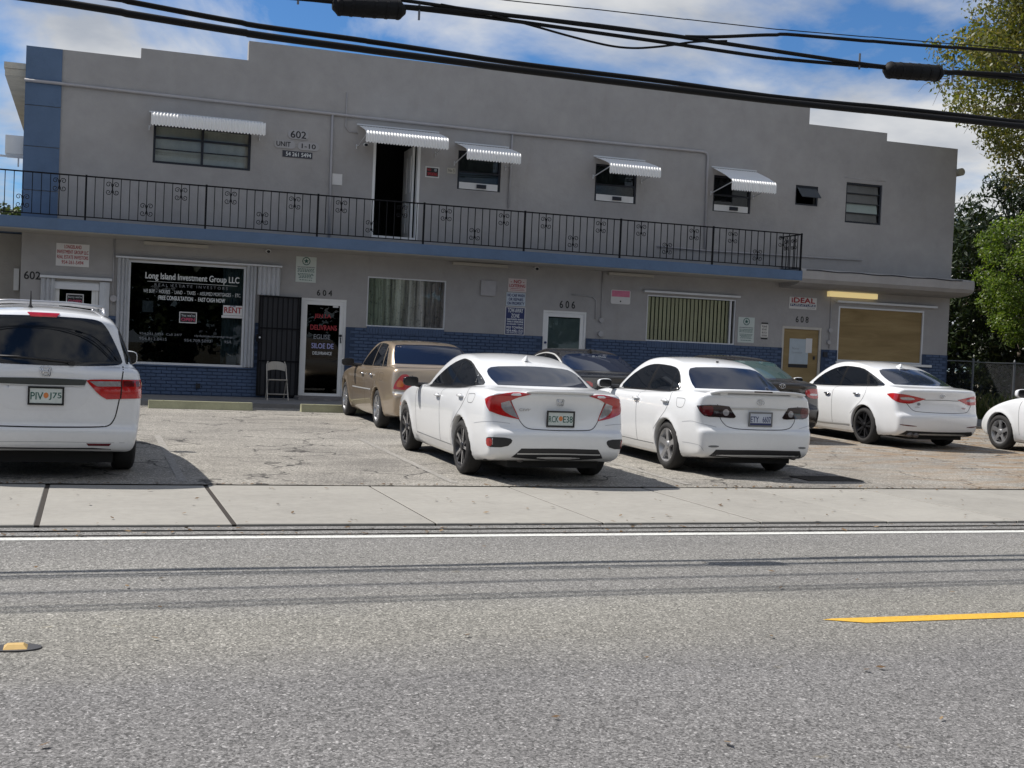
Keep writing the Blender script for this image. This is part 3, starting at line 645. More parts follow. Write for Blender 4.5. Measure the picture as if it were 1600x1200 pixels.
pr = [(26.997, 3.34), (26.6, 3.345), (26.28, 3.375), (26.08, 3.44), (26.0, 3.53), (25.99, 3.72), (26.02, 3.765), (26.997, 3.86)]
m = MB(); n = len(pr); segs = [(16.075, 0), (19, 0), (20.9, 0), (21.12, .05), (21.22, .16), (21.25, .4)]
V = [(x, y+ins*(27-y), z+ins*.12*(1 if z < 3.5 else -.4)) for x, ins in segs for y, z in pr]
F = [(i*n+k, (i+1)*n+k, (i+1)*n+(k+1) % n, i*n+(k+1) % n) for i in range(len(segs)-1) for k in range(n)]+[tuple(range(n)), tuple((len(segs)-1)*n+k for k in range(n-1, -1, -1))]
put('canopy', V, F, STUC, bld)
mm = MB(); mm.tube([(16.2+.3*k, 25.985-.004*math.sin(k), 3.735+.012*math.sin(k*1.7)) for k in range(16)], .012, 5); mm.put('canopy_seam', FRAMEB, bld)
# conduits on the wall
def pipe(name, pts, r, m=PIPE): mm = MB(); mm.tube(pts, r, 8); return mm.put(name, m, bld, True)
yp = D-.035
pipe('conduit', [(-1.40, D-.065, 6.50), (-.68, D-.065, 6.50), (-.6, yp, 6.50), (5, yp, 6.455), (9, yp, 6.44), (13.80, yp, 6.47), (13.90, yp, 6.44), (13.93, yp, 6.36), (13.97, yp, 4.16)], .032)
pipe('conduit', [(4.83, yp+.005, 6.44), (4.86, yp+.005, 3.72)], .026); pipe('conduit', [(8.96, yp+.005, 6.43), (8.94, yp+.005, 4.74)], .020)
pipe('conduit', [(5.13, D-.016, 6.95), (5.13, D-.016, 6.22), (5.2, D-.016, 6.12), (5.4, D-.016, 6.10)], .012)
pipe('conduit', [(12.7, yp, 4.13), (14.0, yp, 4.11), (16.7, yp, 4.14), (18.4, yp, 4.16)], .020)
pipe('conduit', [(.42, D-.02, 3.45), (.42, D-.02, 2.55), (.44, D-.02, 2.1)], .016); pipe('conduit', [(11.35, D-.02, 3.45), (11.35, D-.02, 2.30)], .014)
pipe('conduit', [(10.6, D-.02, 2.86), (11.1, D-.02, 2.84), (11.2, D-.02, 2.76), (11.21, D-.02, 2.32)], .014); pipe('conduit', [(17.58, D-.02, 3.38), (17.58, D-.02, 1.9)], .012)
for x, z, s in ((11.35, 2.30, .055), (11.35, 1.98, .065), (.44, 2.22, .07), (17.58, 2.35, .06), (17.55, 2.05, .05)):
    mm = MB(); mm.disc((x, D-.06, z), s, n=14, d=.058); mm.put('junction_box', PIPE, bld)
boxes('meter_box', [(8.36, 8.71, D-.05, D-.001, 2.72, 3.06)], PIPE, bld)
boxes('switch_box', [(17.40, 17.52, D-.06, D-.03, 1.68, 1.80), (17.42, 17.47, D-.064, D-.0605, 1.70, 1.77)], FRAMEB, bld); boxes('switch_box', [(2.15, 2.24, D-.09, D-.045, .42, .52)], FRAMEB, bld)
boxes('hose_bib_box', [(.62, .82, D-.12, D-.045, .60, .74)], mat('weathered_box', (.20, .17, .12), .8), bld)
# ---------------------------------------------------------------- windows
def frame_boxes(o, w, y0, y1, mid=(), bars=()):
    a, b, c, d = o; L = [(a, b, y0, y1, c, c+w), (a, b, y0, y1, d-w, d), (a, a+w, y0, y1, c+w, d-w), (b-w, b, y0, y1, c+w, d-w)]
    for x in mid: L.append((x-w/2, x+w/2, y0+.001, y1-.001, c+w, d-w))
    for x0, x1, z, h in bars: L.append((x0, x1, y0+.002, y1-.002, z-h/2, z+h/2))
    return L
def pane(o, y, m, parent, name='pane'): a, b, c, d = o; return boxes(name, [(a, b, y, y+.006, c, d)], m, parent)
def curtain(o, y, m, parent, name='curtain', folds=.12, amp=.02):
    a, b, c, d = o; n = int((b-a)/folds*8); V = []; F = []
    for j, z in enumerate((c, d)):
        for i in range(n+1):
            x = a+(b-a)*i/n; V.append((x, y+amp*math.sin(2*math.pi*(x-a)/folds+.8*math.sin(x*5))+.3*amp*math.sin(x*31), z))
    for i in range(n): F.append((i, i+1, n+2+i, n+1+i))
    return put(name, V, F, m, parent, smooth=True)
o = OP['win1']; mid = 2.12
w = boxes('window', frame_boxes(o, .05, D+.03, D+.10, (mid,), [(o[0]+.05, mid-.025, 5.62, .04), (mid+.025, o[1]-.05, 5.62, .04), (o[0]+.05, mid-.025, 5.38, .018), (mid+.025, o[1]-.05, 5.38, .018)]), FRAMEB, bld)
for x0, x1 in ((1.17, 2.09), (2.15, 3.0)):
    for z0, z1 in ((5.13, 5.37), (5.39, 5.60), (5.64, 5.85)): pane((x0, x1, z0, z1), D+.07, GLASS, w)
curtain((1.15, 3.1, 5.1, 5.9), D+.16, CURT, w, folds=.2, amp=.008)
for k, nm in enumerate(('w2', 'w3', 'w4')):
    o = OP[nm]
    w = boxes('window', frame_boxes(o, .045, D+.03, D+.10, (), [(o[0]+.045, o[1]-.045, 5.48, .035)]), FRAMEB, bld)
    pane((o[0]+.045, o[1]-.045, 5.13, 5.465), D+.05, GLASST, w); pane((o[0]+.045, o[1]-.045, 5.50, 5.905), D+.07, GLASST, w)
    b = boxes('filler_board', [(o[0]+.05, o[1]-.06, D+.018, D+.029, 5.10, 5.245)], WHT, w)
    boxes('vent_hood', [(o[0]+.46, o[0]+.68, D-.02, D+.017, 5.13, 5.215)], FRAMEB, w)
    curtain((o[0]+.03, o[1]-.03, 5.25, 5.95), D+.17, (CURT, mat('foliage_reflection', (.16, .19, .16), .9, var=.8, vs=9, obj=False), DARKIN)[k], w, folds=.22, amp=.012)  # the w3 sheet has mirrored trees and sky put into its colour
o = OP['w5']; w = boxes('window', frame_boxes(o, .04, D+.02, D+.08), FRAMEB, bld)
V = [(o[0]+.05, D+.02, 5.85), (o[1]-.05, D+.02, 5.85), (o[1]-.05, D-.24, 5.60), (o[0]+.05, D-.24, 5.60)]
put('open_sash', [*V, *[(x, y+.012, z-.014) for x, y, z in V]], [(3, 2, 1, 0), (4, 5, 6, 7), (0, 1, 5, 4), (1, 2, 6, 5), (2, 3, 7, 6), (3, 0, 4, 7)], mat('sash_glass', (.06, .07, .08), .15, obj=False), w)
o = OP['w6']; w = boxes('window', frame_boxes(o, .045, D+.03, D+.10, (), [(o[0]+.04, o[1]-.04, z, .022) for z in (5.34, 5.585, 5.83)]), FRAMEB, bld)
for k, (z0, z1) in enumerate(((5.13, 5.33), (5.35, 5.575), (5.597, 5.82), (5.84, 6.04))):
    V = [(o[0]+.05, D+.035, z0), (o[1]-.1, D+.035, z0), (o[1]-.1, D+.075, z1), (o[0]+.05, D+.075, z1)]
    put('pane', V, [(0, 1, 2, 3)], mat('frosted_pane', (.26, .31, .29), .35) if k == 1 else mat('dusty_pane', (.115, .115, .11), .18), w)
curtain((o[0]+.03, o[1]-.03, 5.1, 6.07), D+.16, CURT, w)
for nm, (x0, x1) in dict(a=(17.78, 19.0)).items(): pipe('lintel_crack', [(x0, D-.001, 6.20), (x1, D-.001, 6.20)], .008)
# storefront window with lettering
o = OP['big']; w = boxes('shop_window', frame_boxes(o, .045, D+.02, D+.09), ALUW, bld)
boxes('sill', [(.50, 3.34, D-.07, D-.003, .862, .888)], BRICKM, w)
gp = pane((.765, 3.075, .935, 2.995), D+.05, GLASST, w)
y = D+.044
letters('Long Island Investment Group LLC', 2.02, 2.72, 1.92, .17, y, INKW, w, bold=.006)
boxes('rule', [(1.10, 2.95, y-.001, y+.001, 2.615, 2.622)], INKW, w)
letters('R E A L   E S T A T E   I N V E S T O R S', 2.0, 2.555, 1.5, .06, y, GREYT, w)
letters('WE BUY  -  HOUSES  -  LAND  -  TAXES  -  ASSUMED MORTGAGES  -  ETC.', 2.03, 2.42, 2.0, .075, y, INKW, w)
letters('FREE CONSULTATION  -  FAST CASH NOW', 2.02, 2.29, 1.36, .085, y, INKW, w, bold=.004)
letters('954.261.5494  Call 24/7          clydeinvestmentgroup', 1.93, 1.52, 1.9, .062, y, GREYT, w); letters('954.812.8415            954.709.5093         954.', 1.93, 1.42, 1.9, .06, y, GREYT, w)
curtain((2.66, 3.08, .95, 3.0), D+.17, mat('vertical_blind', (.34, .40, .40), .8, var=.08), w, 'vertical_blind', folds=.09, amp=.025)
boxes('paper_note', [(1.03, 1.25, D+.30, D+.302, 1.98, 2.22)], SIGNW, w)
boxes('stool', [(2.78, 2.98, D+.10, D+.15, .94, 1.1), (2.76, 3.0, D+.09, D+.152, 1.101, 1.13)], WHT, w)
def hang_sign(name, cx, cz, wd, ht, y, l1, l2, lab, cat='sign', tilt=0):
    s = empty(name, (cx, y, cz-ht/2), lab, cat)
    boxes('board', [(cx-wd/2, cx+wd/2, y, y+.006, cz-ht/2, cz+ht/2)], INK, s)
    boxes('border', frame_boxes((cx-wd/2-.004, cx+wd/2+.004, cz-ht/2-.004, cz+ht/2+.004), .018, y-.004, y+.007), SIGNW, s)
    letters(l1, cx, cz+ht*.20, wd*.8, ht*.24, y-.003, INKW, s); letters(l2, cx, cz-ht*.19, wd*.78, ht*.30, y-.003, mat('neon_red', (.55, .06, .14), .5), s, bold=.004)
    return s
hang_sign('open_sign', 1.95, 1.90, .35, .225, D+.03, "Yes we're", 'OPEN', 'small black and red sign reading OPEN hung in the shop window')
rs = empty('rent_sign', (2.88, D+.03, 1.99), 'white for rent sign with red lettering at the shop window edge', 'sign')
boxes('board', [(2.67, 3.07, D+.034, D+.040, 1.99, 2.20)], SIGNW, rs); letters('RENT', 2.87, 2.10, .36, .12, D+.031, INKR, rs, bold=.008); letters('FOR', 2.87, 2.185, .12, .035, D+.031, INKB, rs, bold=.003)
boxes('lower_strip', [(2.64, 3.07, D+.026, D+.033, 1.935, 1.985)], SIGNW, rs)
# storm shutters folded beside the openings
def shutter(x0, x1, z0, z1, n):
    V = []; F = []
    for j, z in enumerate((z0, z1)):
        for i in range(2*n+1):
            V.append((x0+(x1-x0)*i/(2*n), D-.035-(.09 if i % 2 else 0), z))
    k = 2*n+1
    for i in range(2*n): F.append((i, i+1, k+i+1, k+i))
    s = put('storm_shutter', V, F, ALUW, bld); return s
shutter(.50, .72, .90, 3.06, 3); shutter(3.13, 3.34, .90, 3.06, 3); shutter(3.36, 3.84, 2.46, 3.06, 5)
shutter(-.97, -.70, .28, 2.56, 3); shutter(.16, .36, .28, 2.54, 1)
for q_ in [(.46, 3.86, D-.14, D-.002, 3.065, 3.10), (-.99, .40, D-.14, D-.002, 2.57, 2.62), (12.40, 14.96, D-.12, D-.002, 3.02, 3.065), (17.7, 20.7, D-.12, D-.002, 3.06, 3.11)]: boxes('shutter_track', [q_], ALUW, bld)
# door 602
def glazed_door(o, fm, gm, w=.075, name='door'):
    a, b, c, d = o
    dr_ = boxes(name, frame_boxes((a, b, c, d), .05, D+.01, D+.11), fm, bld)
    lf = boxes('leaf', frame_boxes((a+.052, b-.052, c+.04, d-.052), w, D+.03, D+.075)+[], fm, dr_)
    pane((a+.052+w, b-.052-w, c+.04+w, d-.052-w), D+.05, gm, dr_)
    return dr_
d1 = glazed_door(OP['d602'], WHT, GLASST); boxes('header', [(-.70, .15, D-.03, D+.009, 2.36, 2.50)], ALUW, d1)
hang_sign('closed_sign', -.31, 2.16, .33, .22, D+.03, "Sorry we're", 'CLOSED', 'small black and red sign reading CLOSED tilted on the glass of door 602')
d4 = glazed_door(OP['d604'], WHT, GLASST, .085); y = D+.045
letters('JEN LA', 4.80, 2.06, .36, .11, y, INKR, d4, bold=.006); letters('DELIVRANS', 4.83, 1.82, .58, .11, y, INKR, d4, bold=.006); letters('EGLISE', 4.80, 1.62, .36, .10, y, GREYT, d4, bold=.004)
letters('SILOE DE', 4.82, 1.42, .48, .11, y, mat('lilac_vinyl', (.33, .34, .60), .5), d4, bold=.006); letters('DELIVRANCE', 4.82, 1.26, .42, .07, y, INKW, d4, bold=.003)
boxes('alarm_sticker', [(5.02, 5.14, D+.044, D+.048, 2.27, 2.31)], SIGNW, d4)
mm = MB(); mm.disc((5.20, D-.03, 1.66), .03, n=10, d=.055); mm.tube([(5.2, D-.03, 1.62), (5.2, D-.05, 1.5)], .014, 6); mm.put('handle', FRAMEB, d4)
boxes('threshold', [(4.22, 5.40, 26.3, 26.98, .262, .33)], mat('step_slate', (.16, .15, .15), .8, var=.4, vs=8, obj=False), bld)
d6 = glazed_door(OP['d606'], WHT, glass_mat('hazed_glass', (.85, .9, .9)), .09); boxes('door_blind', [(10.05, 10.86, D+.065, D+.07, .4, 2.3)], mat('door_blind', (.15, .17, .165), .8), d6); mm = MB(); mm.disc((9.99, D-.01, 1.72), .028, n=10, d=.04); mm.put('handle', INKB, d6)
# curtained window 604
o = OP['w604']; w = boxes('window', frame_boxes(o, .03, D+.02, D+.08), ALUW, bld); pane((o[0]+.03, o[1]-.03, o[2]+.03, o[3]-.03), D+.05, GLASS, w)
t = NT('striped_sheer'); t.P(); sx = t.scaled((1, 0, .03))
c = t.ramp(t.noise(7, 5, .65, 0, sx), [(.34, (.10, .10, .10)), (.48, (.38, .38, .36)), (.62, (.72, .72, .70))]); gr = t.ramp(t.math('MULTIPLY', t.axis(0), .1), [(.57, (.88, 1.06, .80)), (.66, (1.05, 1.02, .95)), (.75, (1.0, .86, .88))])
c = t.mix(1, c, gr, 'MULTIPLY'); fl = t.ramp(t.noise(13, 3, .6, 1.5), [(.58, 0.), (.66, .6)]); t.color(t.mix(fl, c, (.035, .045, .04))).set(Roughness=.9)
curtain((o[0]+.03, o[1]-.03, o[2]+.03, o[3]-.03), D+.09, t.m, w, folds=.11, amp=.028)
o = OP['w606']; w = boxes('window', frame_boxes(o, .03, D+.02, D+.08)+[(14.76, 14.80, D+.021, D+.079, o[2]+.03, o[3]-.03)], ALUW, bld); pane((o[0]+.03, 14.76, o[2]+.03, o[3]-.03), D+.05, GLASS, w)
bl = MB().box(-.052, .052, -.003, .003, 0, 1.03).mesh('blind_slat', mat('olive_blind', (.52, .49, .33), .8, var=.08))
for i in range(21): link('blind_slat', bl, w, (o[0]+.10+i*.105, D+.115, o[2]+.03), (0, 0, math.radians(24+random.uniform(-5, 5))))
# boarded window and door 608
PLY = NT('plywood'); PLY.P(); c = PLY.ramp(PLY.noise(1, 6, .6, .6, PLY.scaled((.8, 1, 5.))), [(.3, (.21, .145, .062)), (.55, (.28, .20, .09)), (.75, (.33, .245, .12))]); PLY.color(c).set(Roughness=.85).bump(PLY.noise(20, 4), .2, .004); PLY = PLY.m
o = OP['w608']; w = boxes('window', frame_boxes(o, .04, D+.0, D+.08), ALUW, bld); boxes('plywood_sheet', [(o[0]+.04, o[1]-.04, D+.04, D+.052, o[2]+.04, o[3]-.04)], PLY, w)
boxes('sill', [(o[0]-.05, o[1]+.25, D-.09, D-.031, 1.53, 1.588)], WHT, w)
d8 = boxes('door', frame_boxes(OP['d608'], .06, D+.01, D+.11), mat('cream_frame', (.50, .47, .42), .5, obj=False), bld); boxes('plywood_sheet', [(16.292, 17.298, D+.05, D+.062, .30, 2.338)], PLY, d8)
boxes('notice', [(16.48, 17.02, D+.044, D+.049, 1.47, 2.10)], mat('notice_paper', (.40, .46, .50), .7), d8); boxes('notice', [(16.94, 17.12, D+.038, D+.043, 1.76, 2.12)], SIGNW, d8); boxes('notice_edge', [(16.47, 17.02, D+.045, D+.048, 1.38, 1.465)], INK, d8)
letters('Notice', 16.66, 1.86, .2, .06, D+.043, GREYT, d8); letters('Construction', 16.70, 1.76, .3, .05, D+.043, GREYT, d8)
boxes('lock', [(17.17, 17.21, D+.02, D+.049, 1.6, 1.68)], FRAMEB, d8)
# upstairs doorway, door standing open
d2 = boxes('doorway', frame_boxes((5.77, 6.84, 3.85, 6.02), .06, D+.0, D+.14), WHT, bld)
lf = boxes('open_leaf', [(6.70, 6.745, D+.145, D+1.0, 3.88, 5.95)], WHT, d2)
boxes('panel', [(6.685, 6.699, D+.25, D+.52, 4.05, 4.75), (6.685, 6.699, D+.62, D+.9, 4.05, 4.75), (6.685, 6.699, D+.25, D+.52, 4.95, 5.75), (6.685, 6.699, D+.62, D+.9, 4.95, 5.75)], WHT, lf)
# security gate of dark bars beside door 604
gt = boxes('security_gate', frame_boxes((3.40, 4.30, .30, 2.45), .035, D-.15, D-.115), IRONB, bld); gb = MB().box(-.008, .008, -.008, .008, 0, 2.08).mesh('bar', IRONB)
for i in range(8): link('bar', gb, gt, (3.48+i*.107, D-.13, .335))
[boxes('crossbar', [(3.43, 4.27, D-.141, D-.121, z_, z_+.03)], IRONB, gt) for z_ in (1.04, 1.74)]; boxes('mesh_panel', [(3.43, 4.27, D-.112, D-.108, .335, 2.42)], mat('gate_mesh', (.02, .021, .026), .7, obj=False), gt)
boxes('lock_box', [(3.36, 3.48, D-.18, D-.151, 1.45, 1.62)], IRONB, gt); mm = MB(); mm.disc((3.43, D-.2, 1.55), .02, n=10, d=.02); mm.put('door_knob', ALUW, gt)
# ---------------------------------------------------------------- corrugated awnings
AWM = mat('white_awning', (.78, .78, .77), .5, .0, var=.05, obj=False)
def awning(x0, x1, zt, zf, zb, out):
    prof = [(D-.004, zt), (D-out*.33, zt-(zt-zf)*.33+.01), (D-out*.66, zt-(zt-zf)*.66+.012), (D-out*.9, zf+.03), (D-out*.965, zf+.008), (D-out*.995, zf-.03), (D-out, zf-.07), (D-out, (zf-.07+zb)/2), (D-out, zb)]
    P = np.array(prof); T = np.gradient(P, axis=0); N = np.stack([T[:, 1], -T[:, 0]], 1); N /= np.linalg.norm(N, axis=1)[:, None]
    if N[0, 1] < 0: N = -N
    nw = round((x1-x0)/.066); n = nw*10; V = []; F = []; m_ = len(prof)
    for i in range(n+1):
        x = x0+(x1-x0)*i/n; cph = math.cos(2*math.pi*i/10)
        for k in range(m_):
            amp = .014*min(1, .25+k/5); z = P[k, 1]+N[k, 1]*amp*cph
            if k == m_-1: z += .012*cph
            V.append((x, P[k, 0]+N[k, 0]*amp*cph, z))
    for i in range(n):
        for k in range(m_-1): a = i*m_+k; F.append((a, a+1, a+m_+1, a+m_))
    a_ = put('awning', V, F, AWM, bld, smooth=True)
    boxes('wall_strip', [(x0-.02, x1+.02, D-.02, D-.001, zt+.012, zt+.04)], ALUW, a_)
    for x in (x0+.02, x1-.02):
        mm = MB(); mm.tube([(x-.03, D-.01, zb+.02), (x-.01, D-.1, zb+.04), (x, D-out+.03, zf-.06)], .011, 6); mm.tube([(x-.03, D-.012, zb-.03), (x-.03, D-.012, zb+.07)], .012, 6); mm.put('bracket', ALUW, a_)
awning(1.04, 3.34, 6.10, 6.0, 5.77, .58); awning(5.40, 7.22, 6.27, 6.01, 5.79, .90); awning(7.63, 8.88, 6.09, 5.83, 5.62, .93); awning(11.0, 12.28, 6.09, 5.82, 5.61, .94); awning(14.08, 15.27, 6.11, 5.72, 5.48, 1.0)
# ---------------------------------------------------------------- small fittings on the wall
def strip_lamp(x0, x1, z, m, nm='strip_light'): return boxes(nm, [(x0, x1, D-.16, D-.05, z-.035, z+.035), (x0+.1, x1-.1, D-.049, D-.001, z-.02, z+.045)], [m], bld)
for x0, x1 in ((1.0, 2.3), (7.65, 8.95), (11.45, 12.6)): strip_lamp(x0, x1, 3.40, SOFF)
lm = boxes('strip_light', [(17.45, 18.85, D-.10, D-.001, 3.325, 3.345)], ALUW, bld)
boxes('diffuser', [(17.45, 18.85, D-.14, D-.01, 3.195, 3.322)], mat('lit_diffuser', (.75, .62, .30), .5, var=.03, emit=((1., .78, .36), .42)), lm)
def camera_dome(x, z):
    mm = MB(); mm.disc((x, D-.10, z), .055, n=14, d=.098, sz=.7); c_ = mm.put('security_camera', WHT, bld); mm = MB(); mm.disc((x, D-.118, z-.012), .038, n=14, d=.017, sz=.8); mm.put('lens', FRAMEB, c_)
camera_dome(3.56, 3.40); camera_dome(9.67, 3.41); camera_dome(18.12, 3.40); camera_dome(5.58, 5.86)
boxes('air_conditioner', [(-1.74, -1.40, D+.25, D+.95, 5.05, 5.42)], WHT, bld); boxes('bracket', [(-1.86, -1.37, D+.3, D+.33, 4.98, 5.02), (-1.5, -1.47, D+.3, D+.33, 4.80, 4.979)], ALUW, bld)
mm = MB(); mm.disc((21.22, D-.12, 6.62), .10, n=12, d=.22); fl_ = mm.put('floodlight', mat('lamp_housing', (.30, .28, .22), .5), bld)
# house numbers
for s, x, z, w_, h_ in (('602', -1.14, 2.60, .31, .16), ('604', 4.81, 2.575, .33, .125), ('606', 10.49, 2.62, .38, .17), ('608', 16.77, 2.58, .36, .15)): letters(s if s == '602' else ' '.join(s), x, z, w_, h_, D-.006, INK, bld, 'house_number', bold=.007)
def plaque(name, cx, cz, w, h, m, lab, r=0., y=D-.012, th=.01, cat='sign', group=None):
    s = empty(name, (cx, y, cz-h/2), lab, cat, group)
    if r:
        n = 6; P = []
        for (sx, sz, a0) in ((1, 1, 0), (-1, 1, 90), (-1, -1, 180), (1, -1, 270)):
            for k in range(n+1):
                a = math.radians(a0+90*k/n); P.append((cx+sx*(w/2-r)+r*math.cos(a), cz+sz*(h/2-r)+r*math.sin(a)))
        k = len(P); V = [(x, y, z) for x, z in P]+[(x, y+th, z) for x, z in P]
        put('board', V, [tuple(range(k-1, -1, -1)), tuple(range(k, 2*k))]+[(i, (i+1) % k, k+(i+1) % k, k+i) for i in range(k)], m, s)
    else: boxes('board', [(cx-w/2, cx+w/2, y, y+th, cz-h/2, cz+h/2)], m, s)
    return s
PLQ = mat('stucco_plaque', (.36, .355, .365), .8, var=.06)
s = plaque('number_plaque', 4.11, 5.94, .44, .19, PLQ, 'rounded grey plaque with number 602 beside the long awning', .09, D-.02, .018); letters('602', 4.11, 5.94, .33, .15, D-.023, INK, s, bold=.006)
s = plaque('unit_plaque', 3.83, 5.71, .45, .17, PLQ, 'rounded grey plaque reading UNIT', .08, D-.02, .018); letters('UNIT', 3.80, 5.715, .30, .10, D-.023, INK, s, bold=.005)
s = plaque('unit_plaque', 4.34, 5.71, .46, .17, PLQ, 'rounded grey plaque reading 1-10', .08, D-.02, .018); letters('1-10', 4.34, 5.71, .30, .10, D-.023, INK, s, bold=.006)
s = plaque('phone_plaque', 4.11, 5.515, .64, .135, mat('dark_plaque', (.035, .037, .05), .6), 'dark plaque with pale phone number under the unit plaques'); letters('54 261 5494', 4.13, 5.515, .54, .085, D-.014, INKW, s, bold=.003)
s = plaque('paper_notice', 4.99, 5.06, .22, .24, SIGNW, 'plain white paper notice on the upper wall by the pipe', cat='notice')
s = plaque('warning_sign', 7.12, 5.40, .32, .24, SIGNW, 'small black and red no smoking sign beside the upstairs doorway'); boxes('panel', [(6.985, 7.255, D-.015, D-.0125, 5.305, 5.495)], INK, s); letters('NO', 7.04, 5.45, .09, .06, D-.017, INKR, s, bold=.004); letters('SMOKING', 7.12, 5.355, .23, .07, D-.017, INKR, s, bold=.006)
mm = MB(); mm.disc((7.19, D-.018, 5.45), .035, n=14, d=.002); mm.put('symbol', GREYT, s)
s = plaque('door_tag', 7.56, 5.47, .19, .12, mat('cream_card', (.48, .46, .40), .7), 'small cream unit tag between the red sign and the window'); letters('No 5', 7.56, 5.475, .14, .07, D-.014, INK, s)
s = plaque('company_sign', -.38, 3.06, .64, .46, SIGNW, 'white board with red real estate company lettering above door 602')
for k, (tx, w_) in enumerate((('LONGISLAND', .33), ('INVESTMENT GROUP LLC', .60), ('REAL ESTATE INVESTORS', .60), ('954-261-5494', .42))): letters(tx, -.38, 3.225-k*.105, w_, .072, D-.014, INKR, s, bold=.003)
def star_notice(cx, cz, w, h, lab):
    s = plaque('parking_notice', cx, cz, w, h, mat('mint_board', (.52, .57, .54), .5, var=.04), lab, group='mint green notice boards')
    R = w*.20; cz0 = cz+h*.33; n = 28; V = []; F = []
    for k in range(n):
        a = 2*math.pi*k/n
        for r in (R, R*.80): V.append((cx+r*math.cos(a), D-.0145, cz0+r*math.sin(a)))
    for k in range(n): F.append((2*k, 2*((k+1) % n), 2*((k+1) % n)+1, 2*k+1))
    put('emblem_ring', V, [tuple(reversed(f)) for f in F], INKG, s)
    V = [(cx, D-.0145, cz0)]
    for k in range(10): a = math.pi/2+math.pi*k/5; r = R*(.68 if k % 2 == 0 else .30); V.append((cx+r*math.cos(a), D-.0145, cz0+r*math.sin(a)))
    put('emblem_star', V, [(0, 1+(k+1) % 10, 1+k) for k in range(10)], INKG, s)
    letters('CIVIL RIGHTS PROTECTION', cx, cz+h*.09, w*.84, h*.035, D-.015, INK, s, bold=.002)
    for k, (a, b) in enumerate(((.02, .84), (-.03, .80), (-.08, .84), (-.17, .8), (-.22, .76), (-.27, .6), (-.32, .7), (-.41, .62))):
        x = cx-w*b/2; L = []
        while x < cx+w*b/2-.01: l = random.uniform(.02, .055); L.append((x, min(x+l, cx+w*b/2), D-.0148, D-.0142, cz+h*a-.007, cz+h*a+.007)); x += l+.012
        boxes('text_line', L, INKG, s)
star_notice(4.39, 3.06, .44, .55, 'mint notice board with green star emblem above door 604'); star_notice(15.21, 2.25, .45, .62, 'mint notice board with green star emblem left of door 608')
s = plaque('loitering_sign', 9.24, 3.0, .44, .30, mat('pinkish_white', (.58, .50, .49), .5), 'white sign with red NO LOITERING lettering', .0); letters('- NO -', 9.24, 3.08, .33, .075, D-.014, INKR, s, bold=.006); letters('LOITERING', 9.24, 2.985, .38, .07, D-.014, INKR, s, bold=.005); boxes('text_line', [(9.08, 9.40, D-.0145, D-.013, 2.915, 2.925), (9.06, 9.42, D-.0145, D-.013, 2.88, 2.888)], INKR, s)
s = plaque('car_wash_sign', 9.22, 2.675, .46, .30, mat('pale_blue_board', (.47, .53, .60), .5), 'pale sign with blue lettering NO CAR WASH OR REPAIRS ON PROPERTY')
for k, (tx, w_) in enumerate((('NO CAR WASH', .41), ('OR REPAIRS', .35), ('ON PROPERTY', .41))): letters(tx, 9.22, 2.765-k*.092, w_, .066, D-.014, INKB, s, bold=.005)
s = plaque('tow_away_sign', 9.22, 2.18, .48, .64, SIGNW, 'navy sign with white TOW-AWAY ZONE lettering'); boxes('panel', [(8.995, 9.445, D-.0145, D-.0125, 1.875, 2.485)], INKB, s)
for tx, w_, h_, z in (('TOW-AWAY', .37, .10, 2.42), ('ZONE', .2, .09, 2.30), ('UNAUTHORIZED VEHICLES', .40, .035, 2.215), ('TOWED AT OWNER EXPENSE', .40, .035, 2.16), ('24 HOURS 7 DAYS', .40, .035, 2.105), ('M23 TOWING', .40, .055, 2.03), ('954-440-1521', .40, .055, 1.955), ('FLA STATUTE 715.07', .38, .025, 1.905)): letters(tx, 9.22, z, w_, h_, D-.016, INKW, s, bold=.003)
s = plaque('parking_sign', 11.83, 2.87, .50, .33, SIGNW, 'faded pink and white sign between the two ground floor openings', .04); boxes('pink_band', [(11.60, 12.06, D-.0145, D-.0125, 2.875, 3.02)], mat('faded_pink', (.58, .16, .26), .5, var=.2, vs=10), s); mm = MB(); mm.disc((11.83, D-.014, 2.77), .02, n=8, d=.002); mm.put('bolt', INK, s)
s = plaque('furniture_sign', 16.77, 2.985, .78, .29, SIGNW, 'white sign with red IDEAL FURNITURE lettering above door 608'); letters('iDEAL', 16.77, 3.05, .66, .12, D-.014, INKR, s, bold=.016); boxes('band', [(16.41, 17.13, D-.0145, D-.0125, 2.905, 2.965)], INKB, s); letters('FURNITURE', 16.77, 2.935, .68, .045, D-.016, INKW, s, bold=.003); letters('954 522 3344', 17.0, 2.875, .22, .022, D-.014, INK, s)
s = plaque('hours_sign', 15.72, 2.25, .21, .34, mat('cream_sign', (.60, .58, .54), .6), 'small scalloped white sign with dark lettering between mint board and door 608', .05); boxes('scroll_edge', [(15.63, 15.81, D-.016, D-.0125, 2.42, 2.455), (15.63, 15.81, D-.016, D-.0125, 2.045, 2.085)], INK, s)
for k, tx in enumerate(('PLEASE', 'DO NOT', 'BLOCK', 'DOOR')): letters(tx, 15.72, 2.36-k*.075, .14, .045, D-.014, INK, s, bold=.002)
